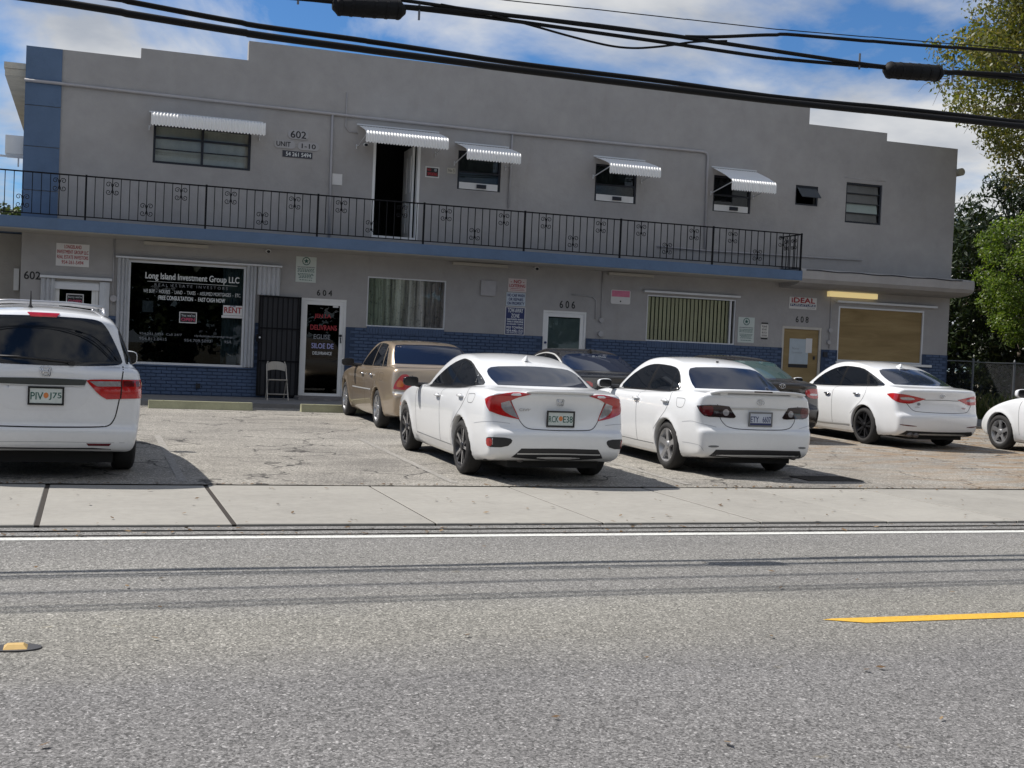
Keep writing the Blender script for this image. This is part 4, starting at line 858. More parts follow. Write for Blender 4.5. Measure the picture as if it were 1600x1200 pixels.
# folding chair beside the gate
BEI = mat('beige_chair_metal', (.36, .33, .29), .45, .1, var=.08)
ch = empty('folding_chair', (3.72, 26.05, .26), 'beige metal folding chair standing by the dark security gate', 'chair', local=True)
V = []; F = []
for i in range(9):
    u = -1+2*i/8; x = u*.19; zt = .80-.055*abs(u)**3; zb = .60+.03*(1-u*u)
    for z in (zb, zt): V += [(x, .16+.04*(1-u*u)+(z-.6)*.12, z), (x, .175+.04*(1-u*u)+(z-.6)*.12, z)]
for i in range(8):
    a = 4*i; b = a+4; F += [(a, b, b+2, a+2), (a+1, a+3, b+3, b+1), (a+2, b+2, b+3, a+3), (a, a+1, b+1, b)]
put('backrest', V, F, BEI, ch, smooth=False)
V = [(-.19, -.20, .44), (.19, -.20, .44), (.175, .17, .415), (-.175, .17, .415)]
put('seat', V+[(x, y, z-.02) for x, y, z in V], [(0, 1, 2, 3), (7, 6, 5, 4), (0, 4, 5, 1), (1, 5, 6, 2), (2, 6, 7, 3), (3, 7, 4, 0)], BEI, ch)
for s_ in (-1, 1):
    mm = MB(); mm.tube([(s_*.215, -.24, 0), (s_*.205, .0, .40), (s_*.20, .17, .72), (s_*.17, .20, .80)], .012, 7); mm.put('leg', BEI, ch)
    mm = MB(); mm.tube([(s_*.19, .26, 0), (s_*.185, .0, .36), (s_*.185, -.19, .43)], .011, 7); mm.put('leg', BEI, ch)
mm = MB(); mm.tube([(-.20, -.15, .13), (.20, -.15, .13)], .009, 6); mm.put('stretcher', BEI, ch); mm = MB(); mm.tube([(-.185, .18, .11), (.185, .18, .11)], .009, 6); mm.put('stretcher', BEI, ch)
# ---------------------------------------------------------------- car materials
def paint_mat(name, col, metal=0., rough=.28, coat=1., dirt=.10):
    t = NT(name); t.P(True)
    f = t.math('ADD', t.math('MULTIPLY', t.noise(2.2, 5, .6), .6), t.math('MULTIPLY', t.noise(24, 4, .6), .4))
    c = t.ramp(f, [(.35, col), (.72, tuple(x*(1-dirt*.5) for x in col))])
    low = t.new('ShaderNodeMapRange'); low.inputs[1].default_value = .15; low.inputs[2].default_value = .55; low.inputs[3].default_value = dirt*2.2; low.inputs[4].default_value = 0
    t.L(t.axis(2), low.inputs[0]); c = t.mix(t.math('MULTIPLY', low.outputs[0], t.noise(6, 4)), c, (.20, .17, .13))
    t.color(c).set(Metallic=metal, Roughness=rough, Coat_Weight=coat, Coat_Roughness=.03, Specular_IOR_Level=.5); return t.m
PW = paint_mat('white_paint', (.80, .81, .82)); PWV = paint_mat('white_van_paint', (.74, .75, .77), rough=.34, dirt=.16); PTAN = paint_mat('champagne_paint', (.42, .33, .235), .55, .32); PBLK = paint_mat('black_paint', (.012, .012, .014), 0, .22); PCH = paint_mat('dark_brown_paint', (.014, .011, .010), .2, .22)
CGLASS = mat('car_glass', (.006, .008, .012), .03, spec=.45, var=.02); CGL2 = mat('car_rear_glass', (.010, .016, .035), .035, spec=.32, var=.02); CGLIGHT = mat('car_clear_glass', (.05, .085, .085), .04, spec=.45)
TRIM = mat('black_plastic', (.018, .018, .020), .55); TRIMG = mat('gloss_black_trim', (.010, .010, .011), .22); GAP = mat('panel_gap', (.17, .175, .18), .8); CREASE_SHADE = mat('crease_shade', (.42, .43, .45), .6); DGAP = mat('boot_gap', (.06, .06, .065), .8); GAPD = mat('panel_gap_dark', (.008, .008, .008), .8)  # bumper creases: the shade of a fold painted as a grey ribbon
RED = mat('red_lens', (.42, .010, .012), .12, var=.25, vs=14, coat=1); REDD = mat('dark_red_lens', (.10, .006, .012), .1, var=.2, coat=1); AMB = mat('amber_lens', (.55, .13, .02), .15, coat=1); CLR = mat('clear_lens', (.42, .40, .42), .08, .4, var=.3, vs=30, coat=1); SMK = mat('smoked_lens', (.020, .010, .014), .08, coat=1)
CHR = mat('chrome', (.72, .73, .75), .12, 1., var=.03); BRIGHT = mat('bright_moulding', (.55, .55, .54), .3, .25, var=.05); SIL = mat('silver_alloy', (.50, .50, .51), .32, .75, var=.06); GUN = mat('gunmetal_alloy', (.055, .055, .06), .35, .7); BLKA = mat('black_alloy', (.018, .018, .020), .32, .5); MACH = mat('machined_alloy', (.55, .55, .57), .25, .9)
TYRE = mat('tyre_rubber', (.022, .021, .021), .85, var=.2, vs=12, bump=.3); UNDER = mat('underbody', (.012, .012, .012), .95); DISC = mat('brake_steel', (.16, .15, .15), .5, .7); PLATEW = mat('plate_white', (.55, .60, .58), .5, var=.12, vs=20); PLATEO = mat('plate_orange', (.60, .20, .06), .5)
def round_poly(P, it=2, crisp=()):
    Q = [(a, b, 1 if i in crisp else 0) for i, (a, b) in enumerate(P)]
    return chaikin(Q, it) if len(crisp) < len(P) else np.array(P, float)
class Car:
    TH = .55                                              # metres per radian round the tail corners
    def __init__(s, name, key, label, paint, loc, rotz=0., mesh_h=.022, group='cars parked in the lot', gap=None, cat='car'):
        s.sh = CarShape(CARS[key]); s.S = CARS[key]; s.paint = paint; s.gap = gap or GAP
        z = lot_z(loc[1])
        s.root = empty(name, (loc[0], loc[1], z), label, cat, group, (math.atan(.012), 0, rotz), local=True)
        V, Q, N = s.sh.mesh(mesh_h)
        c = V[Q].mean(1); nf = N[Q].mean(1); ax = np.abs(c[:, 0]); mi = np.zeros(len(Q), int)
        mi[(nf[:, 2] < -.86) & (c[:, 2] < .34) & (c[:, 1] > -.7)] = 1
        for yc in (0, s.S['wb']):
            r = np.hypot(c[:, 1]-yc, c[:, 2]-s.S['rw']); mi[(r < s.S['arch']+.006) & (ax < s.S['hw']*s.sh.py(c[:, 1])-.055)] = 1
            mi[(r < s.S['arch']-.004)] = 1
        s.body = put('body', V, Q, [paint, UNDER], s.root, mi, True, N.tolist())
    # --- shapes laid onto the body surface
    def rays(s, kind, A, B):
        n = len(A); Z = np.zeros(n)
        if kind == 'side': return np.stack([Z-1.6, A, B], 1), np.tile([1., 0, 0], (n, 1))
        if kind == 'rear': return np.stack([A, Z-2.2, B], 1), np.tile([0., 1, 0], (n, 1))
        if kind == 'top': return np.stack([A, B, Z+2.4], 1), np.tile([0., 0, -1], (n, 1))
        th = A/s.TH; d = np.stack([-np.sin(th), -np.cos(th), Z], 1)
        return np.stack([Z-.35, Z-.35, B], 1)+d*1.4, -d
    def lay(s, kind, P2, off):
        P2 = np.asarray(P2, float); O, Dd = s.rays(kind, P2[:, 0], P2[:, 1])
        P, hit = s.sh.cast(O, Dd, 0, 2.4 if kind != 'tail' else 1.35, 70)
        N = s.sh.normal(P); return P+N*np.asarray(off)[..., None] if np.ndim(off) else P+N*off, N
    def patch(s, name, kind, poly, mt, off=.004, parent=None, ds=.05, skirt=.012, both=False, mirror=False, it=2, crisp=()):
        Q = round_poly(poly, it, crisp); bm = bmesh.new()
        f = bm.faces.new([bm.verts.new((a, b, 0)) for a, b in Q]); lo, hi = Q.min(0), Q.max(0)
        for k in range(2):
            t_ = lo[k]+ds
            while t_ < hi[k]-.004:
                no = (1, 0, 0) if k == 0 else (0, 1, 0); co = (t_, 0, 0) if k == 0 else (0, t_, 0)
                bmesh.ops.bisect_plane(bm, geom=bm.verts[:]+bm.edges[:]+bm.faces[:], plane_co=co, plane_no=no); t_ += ds
        bmesh.ops.triangulate(bm, faces=bm.faces[:]); bm.verts.index_update()
        P2 = np.array([v.co[:2] for v in bm.verts]); F = [[v.index for v in q.verts] for q in bm.faces]; be = [[v.index for v in e.verts] for e in bm.edges if e.is_boundary]; bm.free()
        P, N = s.lay(kind, P2, off); n = len(P)
        a, b, c = P[[q[0] for q in F]], P[[q[1] for q in F]], P[[q[2] for q in F]]
        fl = (np.cross(b-a, c-a)*N[[q[0] for q in F]]).sum(1) < 0
        F = [q[::-1] if r else q for q, r in zip(F, fl)]
        V = P; NN = N
        if skirt:
            V = np.vstack([P, P, P-N*skirt]); sk = np.cross(N, [0, 0, 1.]); NN = np.vstack([N, N, N]); F = F+[[n+i, n+j, 2*n+j, 2*n+i] for i, j in be]
        out = []
        for m_ in ((0, 1) if both else ((1,) if mirror else (0,))):
            VV = V.copy(); NM = NN.copy(); FF = F
            if m_: VV[:, 0] *= -1; NM[:, 0] *= -1; FF = [q[::-1] for q in F]
            out.append(put(name, VV, FF, mt, parent if parent is not None else s.root, None, True, NM.tolist()))
        return out
    def line(s, name, kind, pts, w=.009, mt=None, off=.0015, both=False, mirror=False, parent=None, sub=5):
        P = np.array(pts, float); T = []
        for a, b in zip(P[:-1], P[1:]): T += [a+(b-a)*k/sub for k in range(sub)]
        T = np.array(T+[P[-1]])
        for _ in range(3): T[1:-1] = .25*T[:-2]+.5*T[1:-1]+.25*T[2:]
        d = np.gradient(T, axis=0); d /= np.maximum(np.linalg.norm(d, axis=1), 1e-9)[:, None]; nrm = np.stack([-d[:, 1], d[:, 0]], 1)
        A, NA = s.lay(kind, T+nrm*w/2, off); B, NB = s.lay(kind, T-nrm*w/2, off); n = len(T)
        V = np.vstack([A, B]); N = np.vstack([NA, NB]); F = [[i, i+1, n+i+1, n+i] for i in range(n-1)]; k_ = n//2
        if np.dot(np.cross(V[k_]-V[k_-1], V[n+k_]-V[k_]), N[k_]) < 0: F = [q[::-1] for q in F]
        for m_ in ((0, 1) if both else ((1,) if mirror else (0,))):
            VV = V.copy(); NM = N.copy()
            if m_: VV[:, 0] *= -1; NM[:, 0] *= -1
            put(name, VV, [q[::-1] for q in F] if m_ else F, mt or s.gap, parent if parent is not None else s.body, None, True, NM.tolist())
    # --- fittings
    def wheels(s, rim='five', m1=SIL, m2=None, width=.205, rr=.215, track=None):
        R = s.S['rw']; tx = (track or 2*s.S['hw']-.045)/2
        for yc in (0, s.S['wb']):
            for sd in (-1, 1):
                def P(V): return [(sd*(tx-.0)+sd*(x-width), yc+y, R+z) for x, y, z in V]     # x grows outwards, 'width' at the outer face
                def flip(F): return F if sd > 0 else [tuple(reversed(f)) for f in F]
                def lathe(prof, n=40):
                    V = [(x, r*math.cos(2*math.pi*k/n), r*math.sin(2*math.pi*k/n)) for x, r in prof for k in range(n)]
                    F = [(i*n+k, i*n+(k+1) % n, (i+1)*n+(k+1) % n, (i+1)*n+k) for i in range(len(prof)-1) for k in range(n)]; return V, F
                V, F = lathe([(0.02, 0.0), (0.02, .12), (.04, .14), (.04, .145), (.05, 0.0)], 24); hub = put('wheel', P(V), flip(F), DISC, s.root, None, False)
                V, F = lathe([(.012, rr-.01), (.0, rr+.015), (-.004+.01, R-.05), (.012, R-.022), (.03, R-.004), (.06, R), (.10, R+.001), (width-.06, R), (width-.03, R-.004), (width-.012, R-.022), (width-.002, R-.05), (width+.002, rr+.04), (width-.006, rr+.012), (width-.02, rr)]); put('tyre', P(V), flip(F), TYRE, hub, None, True)
                V, F = lathe([(.05, rr-.035), (.03, rr-.012), (width-.075, rr-.03), (width-.03, rr-.012), (width-.012, rr-.004), (width-.010, rr+.006), (width-.018, rr+.012)])
                m = MB(); m.add(V, F, 0)
                n, wd = dict(five=(5, .055), ten=(10, .030), twin=(10, .024), multi=(12, .020), seven=(7, .045))[rim]
                for k in range(n):
                    a = 2*math.pi*(k+.25)/n+(((-1)**k)*.11 if rim in ('twin', 'ten') else 0); c_, s_ = math.cos(a), math.sin(a)
                    q = []
                    for r, hw_, xo in ((.03, wd*.8, width-.030), (rr*.55, wd*.52, width-.022), (rr-.008, wd*(.62 if rim != 'five' else .72), width-.014)):
                        for e, dx_ in ((-1, 0), (1, 0), (1, -.03), (-1, -.03)): q.append((xo+dx_, r*c_-e*hw_*s_, r*s_+e*hw_*c_))
                    m.add(q, [(0, 1, 5, 4), (1, 2, 6, 5), (2, 3, 7, 6), (3, 0, 4, 7), (4, 5, 9, 8), (5, 6, 10, 9), (6, 7, 11, 10), (7, 4, 8, 11), (8, 9, 10, 11)], 1 if (m2 and k % 2) else 0)
                V, F = lathe([(width-.05, .055), (width-.022, .052), (width-.014, .035), (width-.012, 0.)], 20); m.add(V, F, 0)
                put('rim', P(m.V), flip(m.F), [m1, m2 or m1], hub, m.M, False)
    def mirrors(s, y, z, m=None, x=None, w=.20, h=.13):
        for sd in (-1, 1):
            bm = bmesh.new(); bmesh.ops.create_cube(bm, size=1); bmesh.ops.subdivide_edges(bm, edges=bm.edges[:], cuts=5, use_grid_fill=True)
            V = []; 
            for v in bm.verts:
                c = v.co*2; q = [math.copysign(abs(t_)**1.0, t_) for t_ in c]; l = (abs(c.x)**4+abs(c.y)**4+abs(c.z)**4)**.25
                c = c/l; tap = 1-.18*max(0, c.y)-.12*max(0, c.x)
                V.append((sd*((x or s.S['hw'])+.10+c.x*w/2), y+c.y*.085*(1 if c.y > 0 else .35), z+c.z*h/2*tap))
            F = [tuple(v.index for v in f.verts) for f in bm.faces]; bm.free()
            if sd < 0: F = [tuple(reversed(f)) for f in F]
            mo = put('wing_mirror', V, F, m or s.paint, s.root, None, True)
            g = []
            for k in range(20):
                a = 2*math.pi*k/20; cx, cz = math.cos(a), math.sin(a); e = (abs(cx)**4+abs(cz)**4)**.25; g.append((sd*((x or s.S['hw'])+.10+cx/e*w*.455), y-.034, z+cz/e*h*.43))
            put('mirror_glass', g, [tuple(range(20)) if sd > 0 else tuple(range(19, -1, -1))], TRIMG, mo)
            mm = MB(); mm.tube([(sd*((x or s.S['hw'])+.03), y+.02, z-h*.30), (sd*(s.S['hw']-.14), y+.06, z-h*.45)], [.030, .045], 8); put('mirror_stalk', mm.V, mm.F, TRIM, mo)
    def handles(s, pts, m=None):
        for (y, z) in pts:
            O, N = s.lay('side', [(y+.09, z), (y, z), (y-.09, z)], .0); 
            for sd in (1, -1):
                mm = MB(); Q = [(O[0]+N[0]*.004), (O[0]*.8+O[1]*.2+N[0]*.026), O[1]+N[1]*.032, (O[2]*.8+O[1]*.2+N[2]*.026), (O[2]+N[2]*.004)]
                mm.tube([(p[0]*sd, p[1], p[2]) for p in Q], [.010, .016, .018, .016, .010], 7); put('door_handle', mm.V, mm.F, m or s.paint, s.root, None, True)
                mm = MB(); mm.disc((0, 0, 0), .055, n=14, d=.001, sx=1, sz=.5); put('handle_recess_shade', [((O[1]+N[1]*.003)[0]*sd, O[1][1]+v[0], O[1][2]+v[2]) for v in mm.V], [tuple(range(14))], s.gap, s.body)  # flat grey oval, painted as the shade behind the handle
    def plate(s, z, words, x=0., frame=TRIM, mid=PLATEO, base=PLATEW, band=None, ink=INKG):
        O, N = s.lay('rear', [(x, z-.07), (x, z+.07)], 0.); tilt = (O[1][1]-O[0][1])/.14; y0 = min(O[0][1], O[1][1])-.010
        pl_ = boxes('license_plate', [(x-.153, x+.153, y0-.004, y0, z-.077, z+.077)], base, s.root)
        boxes('plate_frame', frame_boxes((x-.168, x+.168, z-.092, z+.090), .018, y0-.010, y0+.004), frame, pl_)
        a, b = words; 
        letters(a, x-.085, z-.004, .115, .072, y0-.0055, ink, pl_, bold=.002); letters(b, x+.085, z-.004, .115, .072, y0-.0055, ink, pl_, bold=.002)
        if mid: mm = MB(); mm.disc((x, y0-.0056, z+.004), .028, n=14, d=.001, sx=.85); mm.put('orange_mark', mid, pl_)
        if band: boxes('lower_band', [(x-.15, x+.15, y0-.0058, y0-.0045, z-.075, z-.05)], band, pl_)
    def badge(s, kind, z, x=0., sz=.045, m=None):
        m = m or CHR; O, N = s.lay('rear', [(x, z)], 0.); y = O[0][1]-.010; mm = MB()
        def ring(rx, rz, w, cx=0, cz=0):
            n = 24
            P = [(x+cx+rx*math.cos(2*math.pi*k/n), y, z+cz+rz*math.sin(2*math.pi*k/n)) for k in range(n+1)]; mm.tube(P, w, 5, cap=False)
        if kind == 'h':
            P = [(x+sx*sz*.95, y, z+sz_*sz*.80) for sx, sz_ in ((-.85, 1), (.85, 1), (1, .8), (.78, -1), (-.78, -1), (-1, .8), (-.85, 1))]; mm.tube(P, sz*.09, 5)
            for sg in (-1, 1): mm.tube([(x+sg*sz*.62, y-.002, z+sz*.62), (x+sg*sz*.40, y-.002, z+sz*.02), (x+sg*sz*.42, y-.002, z-sz*.62)], sz*.12, 5)
            mm.tube([(x-sz*.42, y-.002, z-sz*.02), (x+sz*.42, y-.002, z-sz*.02)], sz*.10, 5)
        elif kind == 'ovals': ring(sz*1.25, sz*.82, sz*.09); ring(sz*.42, sz*.78, sz*.08); ring(sz*.85, sz*.34, sz*.08, 0, sz*.40)
        else:
            ring(sz*1.35, sz*.78, sz*.09)
            for sg in (-1, 1): mm.tube([(x+sg*sz*.55-sz*.25, y-.002, z-sz*.55), (x+sg*sz*.45+sz*.25, y-.002, z+sz*.55)], sz*.10, 5)
            mm.tube([(x-sz*.45, y-.002, z-sz*.08), (x+sz*.45, y-.002, z+sz*.10)], sz*.09, 5)
        put('emblem', mm.V, mm.F, m, s.root, None, True)
    def fin(s, y, m=None):
        O, N = s.lay('top', [(0., y)], 0.); z = O[0][2]; V = [(-.028, y+.09, z-.005), (.028, y+.09, z-.005), (.022, y-.075, z-.008), (-.022, y-.075, z-.008), (-.005, y-.05, z+.062), (.005, y-.05, z+.062), (.004, y-.075, z+.060), (-.004, y-.075, z+.060)]
        put('antenna_fin', V, [(0, 1, 5, 4), (1, 2, 6, 5), (2, 3, 7, 6), (3, 0, 4, 7), (4, 5, 6, 7)], m or s.paint, s.root, None, False)
    def exhaust(s, x, y, z, r=.035):
        mm = MB(); mm.tube([(x, y, z), (x, y+.25, z)], r, 12); put('exhaust_pipe', mm.V, mm.F, DISC, s.root, None, True)
    def under(s, y0, y1, w=.55, z0=.17, z1=.28):
        V = []; mm = MB().box(-w, w, y0, y1, z0, z1); put('underbody_tray', mm.V, mm.F, UNDER, s.root)
def tl(L): return [(math.radians(a)*Car.TH, z) for a, z in L]
HID = 'tinted side windows'
# ---------------------------------------------------------------- white sedan, pointed red lamps (by the kerb, centre)
c = Car('parked_sedan', 'civic', 'white sedan with pointed red tail lamps and dark grey ten spoke wheels', PW, (5.04, 14.0))
c.wheels('ten', GUN, MACH, .215, .225)
c.patch('rear_window', 'rear', [(-.47, 1.27), (-.2, 1.285), (0, 1.29), (.2, 1.285), (.47, 1.27), (.56, 1.23), (.585, 1.16), (.56, 1.075), (.3, 1.082), (0, 1.085), (-.3, 1.082), (-.56, 1.075), (-.585, 1.16), (-.56, 1.23)], CGL2, .0045, it=1, crisp=(7, 11))
c.patch('side_window', 'side', [(1.78, .955), (1.55, 1.10), (1.22, 1.25), (.92, 1.318), (.84, 1.322), (.80, 1.0), (1.2, .975)], CGLASS, .006, both=True, crisp=(0, 4, 5))
c.patch('side_window', 'side', [(.77, .997), (.80, 1.32), (.55, 1.297), (.27, 1.232), (.10, 1.18), (-.03, 1.045), (.3, 1.02)], CGLASS, .006, both=True, crisp=(0, 1, 4, 5))
c.patch('quarter_window', 'side', [(-.06, 1.05), (.07, 1.172), (-.09, 1.115), (-.22, 1.072), (-.2, 1.06)], CGLASS, .006, both=True, crisp=(0, 1, 3))
c.patch('window_surround', 'side', [(1.86, .94), (1.55, 1.118), (1.22, 1.268), (.92, 1.335), (.8, 1.338), (.5, 1.31), (.1, 1.195), (-.12, 1.12), (-.225, 1.078), (-.15, 1.058), (.3, 1.003), (1.2, .958)], TRIMG, .003, both=True, skirt=0, it=1)
c.line('window_trim', 'side', [(1.85, .935), (1.2, .955), (.3, .998), (-.12, 1.035)], .014, TRIM, both=True)
tail = [(51, .93), (45, .965), (37, .988), (24, 1.015), (12, 1.020), (0, 1.007), (8, .985), (15, .967), (23, .927), (19, .86), (16, .805), (12, .722), (20, .735), (32, .758), (44, .801), (48, .86)]
for o_ in c.patch('tail_light', 'tail', tl(tail), RED, .007, both=True, it=1, crisp=(0, 5, 8, 11, 14)): pass
c.patch('clear_section', 'tail', tl([(33, .898), (24, .928), (17, .805), (13.5, .735), (25, .775), (32, .832)]), CLR, .0095, both=True, it=1, crisp=(0, 1, 3))
c.line('trunk_seam', 'rear', [(-.578, .955), (-.53, .84), (-.472, .709), (-.42, .645), (-.36, .618), (0, .612), (.36, .618), (.42, .645), (.472, .709), (.53, .84), (.578, .955)], mt=DGAP)
c.line('seam', 'side', [(.79, .985), (.90, .93), (.90, .69), (.90, .46), (.93, .30)], both=True); c.line('seam', 'side', [(-.10, 1.03), (-.16, .94), (-.02, .78), (.22, .62), (.37, .52)], both=True); c.line('seam', 'side', [(2.05, .93), (2.10, .8), (2.08, .5), (2.1, .3)], both=True); c.line('seam', 'side', [(2.1, .31), (.9, .30), (.42, .30)], both=True)
c.line('fuel_door_seam', 'side', [(-.20, .955), (-.43, .975), (-.40, .86), (-.22, .857), (-.20, .955)], .007)
c.handles([(1.0, .862), (.05, .912)])
c.patch('fog_bezel', 'tail', tl([(45, .50), (40, .520), (21, .520), (18, .481), (24, .412), (44, .404)]), TRIM, .004, both=True, it=1)
c.patch('reflector', 'tail', tl([(44, .50), (37, .51), (37, .415), (44, .415)]), RED, .008, both=True, it=1)
c.patch('diffuser', 'rear', [(-.55, .30), (-.46, .405), (0, .415), (.46, .405), (.55, .30), (0, .262)], TRIM, .004, it=1, crisp=(0, 1, 3, 4)); c.line('chrome_strip', 'rear', [(-.50, .345), (0, .355), (.50, .345)], .014, BRIGHT, .006)
c.line('bumper_crease_shade', 'tail', tl([(75, .64), (52, .675), (40, .69), (22, .675)]), .006, CREASE_SHADE, both=True)
V = []
for i in range(13):
    u = -1+2*i/12; x = u*.40; yb = -.955+.05*u*u; zt = 1.045-.014*u**4; V += [(x, yb+.06, zt-.012), (x, yb-.035, zt+.010), (x, yb-.035, zt-.006), (x, yb+.02, zt-.03)]
F = [(4*i+k, 4*i+(k+1) % 4, 4*i+4+(k+1) % 4, 4*i+4+k) for i in range(12) for k in range(4)]+[(3, 2, 1, 0), (48, 49, 50, 51)]
put('lip_spoiler', V, F, PW, c.root, None, True)
c.plate(.742, ('RCK', 'E38')); c.badge('h', .925); O, N = c.lay('rear', [(-.40, .83)], 0); letters('CIVIC', -.40, .83, .16, .028, O[0][1]-.006, SIL, c.root, 'badge_lettering', bold=.003)
c.mirrors(1.98, .985, TRIMG, x=.90); c.fin(.33); c.under(-.8, .9); c.exhaust(-.42, -.88, .27)
c.patch('marker_light', 'side', [(3.05, .60), (3.0, .66), (2.98, .62), (3.02, .57)], AMB, .004, both=True)
# ---------------------------------------------------------------- white sedan with boot spoiler and smoked lamps
c = Car('parked_sedan', 'corolla', 'white sedan with boot lid spoiler and smoked black tail lamps', PW, (8.04, 14.72))
c.wheels('five', SIL, None, .205, .215)
c.patch('rear_window', 'rear', [(-.47, 1.34), (-.2, 1.353), (0, 1.357), (.2, 1.353), (.47, 1.34), (.55, 1.28), (.61, 1.15), (.62, 1.085), (.3, 1.092), (0, 1.096), (-.3, 1.092), (-.62, 1.085), (-.61, 1.15), (-.55, 1.28)], CGL2, .0045, it=1, crisp=(7, 11))
c.patch('side_window', 'side', [(1.76, .985), (1.58, 1.15), (1.32, 1.28), (1.1, 1.33), (.91, 1.342), (.88, 1.015)], CGLASS, .006, both=True, crisp=(0, 4, 5))
c.patch('side_window', 'side', [(.81, 1.018), (.82, 1.342), (.45, 1.328), (.28, 1.30), (.21, 1.02)], CGLASS, .006, both=True, crisp=(0, 1, 3, 4))
c.patch('quarter_window', 'side', [(.18, 1.025), (.25, 1.285), (.10, 1.19), (-.03, 1.04)], CGLASS, .006, both=True, crisp=(0, 1, 3))
c.patch('window_surround', 'side', [(1.82, .972), (1.58, 1.168), (1.32, 1.296), (1.1, 1.346), (.85, 1.357), (.42, 1.342), (.24, 1.30), (.08, 1.2), (-.06, 1.03), (.3, 1.008), (1.2, .985)], TRIMG, .003, both=True, skirt=0, it=1)
c.line('window_trim', 'side', [(1.85, .965), (1.2, .985), (.3, 1.008), (.06, 1.018)], .014, TRIM, both=True)
tail = [(50, .885), (38, .902), (24, .905), (8, .893), (3, .83), (-2, .768), (1, .744), (21, .754), (39, .752), (45, .80)]
c.patch('tail_light', 'tail', tl(tail), SMK, .007, both=True, it=1, crisp=(0, 3, 5))
c.patch('red_section', 'tail', tl([(48, .88), (38, .893), (30, .893), (30, .77), (40, .768), (45, .81)]), REDD, .009, both=True, it=1)
c.patch('round_lamp', 'tail', tl([(12.5+4.6*math.cos(a), .815+.044*math.sin(a)) for a in np.linspace(0, 2*math.pi, 13)[:-1]]), CLR, .010, both=True, it=1)
c.line('trunk_seam', 'rear', [(-.575, .915), (-.55, .80), (-.53, .72), (-.46, .64), (-.33, .614), (0, .61), (.33, .614), (.46, .64), (.53, .72), (.55, .80), (.575, .915)], mt=DGAP)
c.line('chrome_strip', 'rear', [(-.40, .868), (0, .876), (.40, .868)], .022, BRIGHT, .008)
c.line('seam', 'side', [(.85, 1.0), (.93, .94), (.93, .7), (.93, .46), (.93, .30)], both=True); c.line('seam', 'side', [(-.02, 1.01), (-.06, .93), (.0, .78), (.22, .60), (.36, .50)], both=True); c.line('seam', 'side', [(1.92, .95), (1.98, .8), (1.98, .5), (1.98, .3)], both=True); c.line('seam', 'side', [(1.98, .30), (.9, .295), (.40, .30)], both=True)
c.line('fuel_door_seam', 'side', [(-.23, .95), (-.46, .957), (-.44, .838), (-.27, .832), (-.23, .95)], .007); c.handles([(.95, .872), (.05, .89)])
c.line('bumper_crease_shade', 'tail', tl([(80, .66), (55, .69), (40, .66), (25, .63)]), .006, CREASE_SHADE, both=True); c.line('bumper_crease_shade', 'tail', tl([(80, .40), (60, .405), (42, .40), (38, .33)]), .006, CREASE_SHADE, both=True)
c.patch('diffuser', 'rear', [(-.66, .262), (-.60, .35), (0, .36), (.60, .35), (.66, .262), (0, .245)], TRIM, .004, it=1, crisp=(0, 1, 3, 4)); c.patch('reflector', 'rear', [(-.70, .40), (-.57, .405), (-.57, .38), (-.69, .375)], GAP, .003, both=True, it=1)
V = []
for i in range(17):
    u = -1+2*i/16; x = u*.66; yb = -.90+.085*u*u; zt = 1.092-.03*abs(u)**5; h_ = .03 if abs(u) < .97 else .012; V += [(x, yb+.17, zt-.015), (x, yb+.03, zt+.008), (x, yb-.055, zt+.012), (x, yb-.055, zt-.010), (x, yb+.06, zt-.045)]
F = [(5*i+k, 5*i+(k+1) % 5, 5*i+5+(k+1) % 5, 5*i+5+k) for i in range(16) for k in range(5)]+[(4, 3, 2, 1, 0), (80, 81, 82, 83, 84)]
sp = put('boot_spoiler', V, F, PW, c.root, None, True); put('brake_light', [(-.13, -.958, 1.082), (.13, -.958, 1.082), (.13, -.958, 1.098), (-.13, -.958, 1.098)], [(0, 1, 2, 3)], SMK, sp)
for x in (-.5, .5): mm = MB().box(x-.05, x+.05, -.86, -.80, 1.03, 1.075); put('spoiler_foot', mm.V, mm.F, PW, sp)
c.plate(.745, ('ETY', '6607'), 0., frame=GAP, mid=None, base=mat('plate_pale_blue', (.50, .54, .62), .5), band=INKB, ink=INKB); c.badge('ovals', .955, sz=.042)
c.mirrors(1.83, 1.03); c.under(-.75, .8); c.exhaust(.55, -.86, .26)
mm = MB(); mm.disc((0, 0, 0), .018, n=8, d=.02); O, N = c.lay('top', [(.0, .30)], 0); put('roof_antenna', [(v[0], v[2]+.30, O[0][2]+v[1]) for v in mm.V], [tuple(reversed(f)) for f in mm.F], TRIM, c.root)
# ---------------------------------------------------------------- white sedan with slanted lamps and black wheels
c = Car('parked_sedan', 'sonata', 'white sedan with slanted red tail lamps and black wheels near the fence', PW, (14.12, 19.08))
c.wheels('ten', BLKA, GUN, .215, .232)
c.patch('rear_window', 'rear', [(-.48, 1.345), (-.2, 1.366), (0, 1.37), (.2, 1.366), (.48, 1.345), (.56, 1.28), (.60, 1.18), (.59, 1.10), (.3, 1.103), (0, 1.105), (-.3, 1.103), (-.59, 1.10), (-.60, 1.18), (-.56, 1.28)], CGL2, .0045, it=1, crisp=(7, 11))
c.patch('side_window', 'side', [(1.92, .975), (1.70, 1.16), (1.40, 1.295), (1.15, 1.35), (1.0, 1.36), (.96, 1.008)], CGLASS, .006, both=True, crisp=(0, 4, 5))
c.patch('side_window', 'side', [(.90, 1.01), (.93, 1.36), (.55, 1.343), (.30, 1.285), (.16, 1.038)], CGLASS, .006, both=True, crisp=(0, 1, 3, 4))
c.patch('quarter_window', 'side', [(.06, 1.05), (.21, 1.245), (-.1, 1.15), (-.33, 1.068)], CGLASS, .006, both=True, crisp=(0, 1, 3))
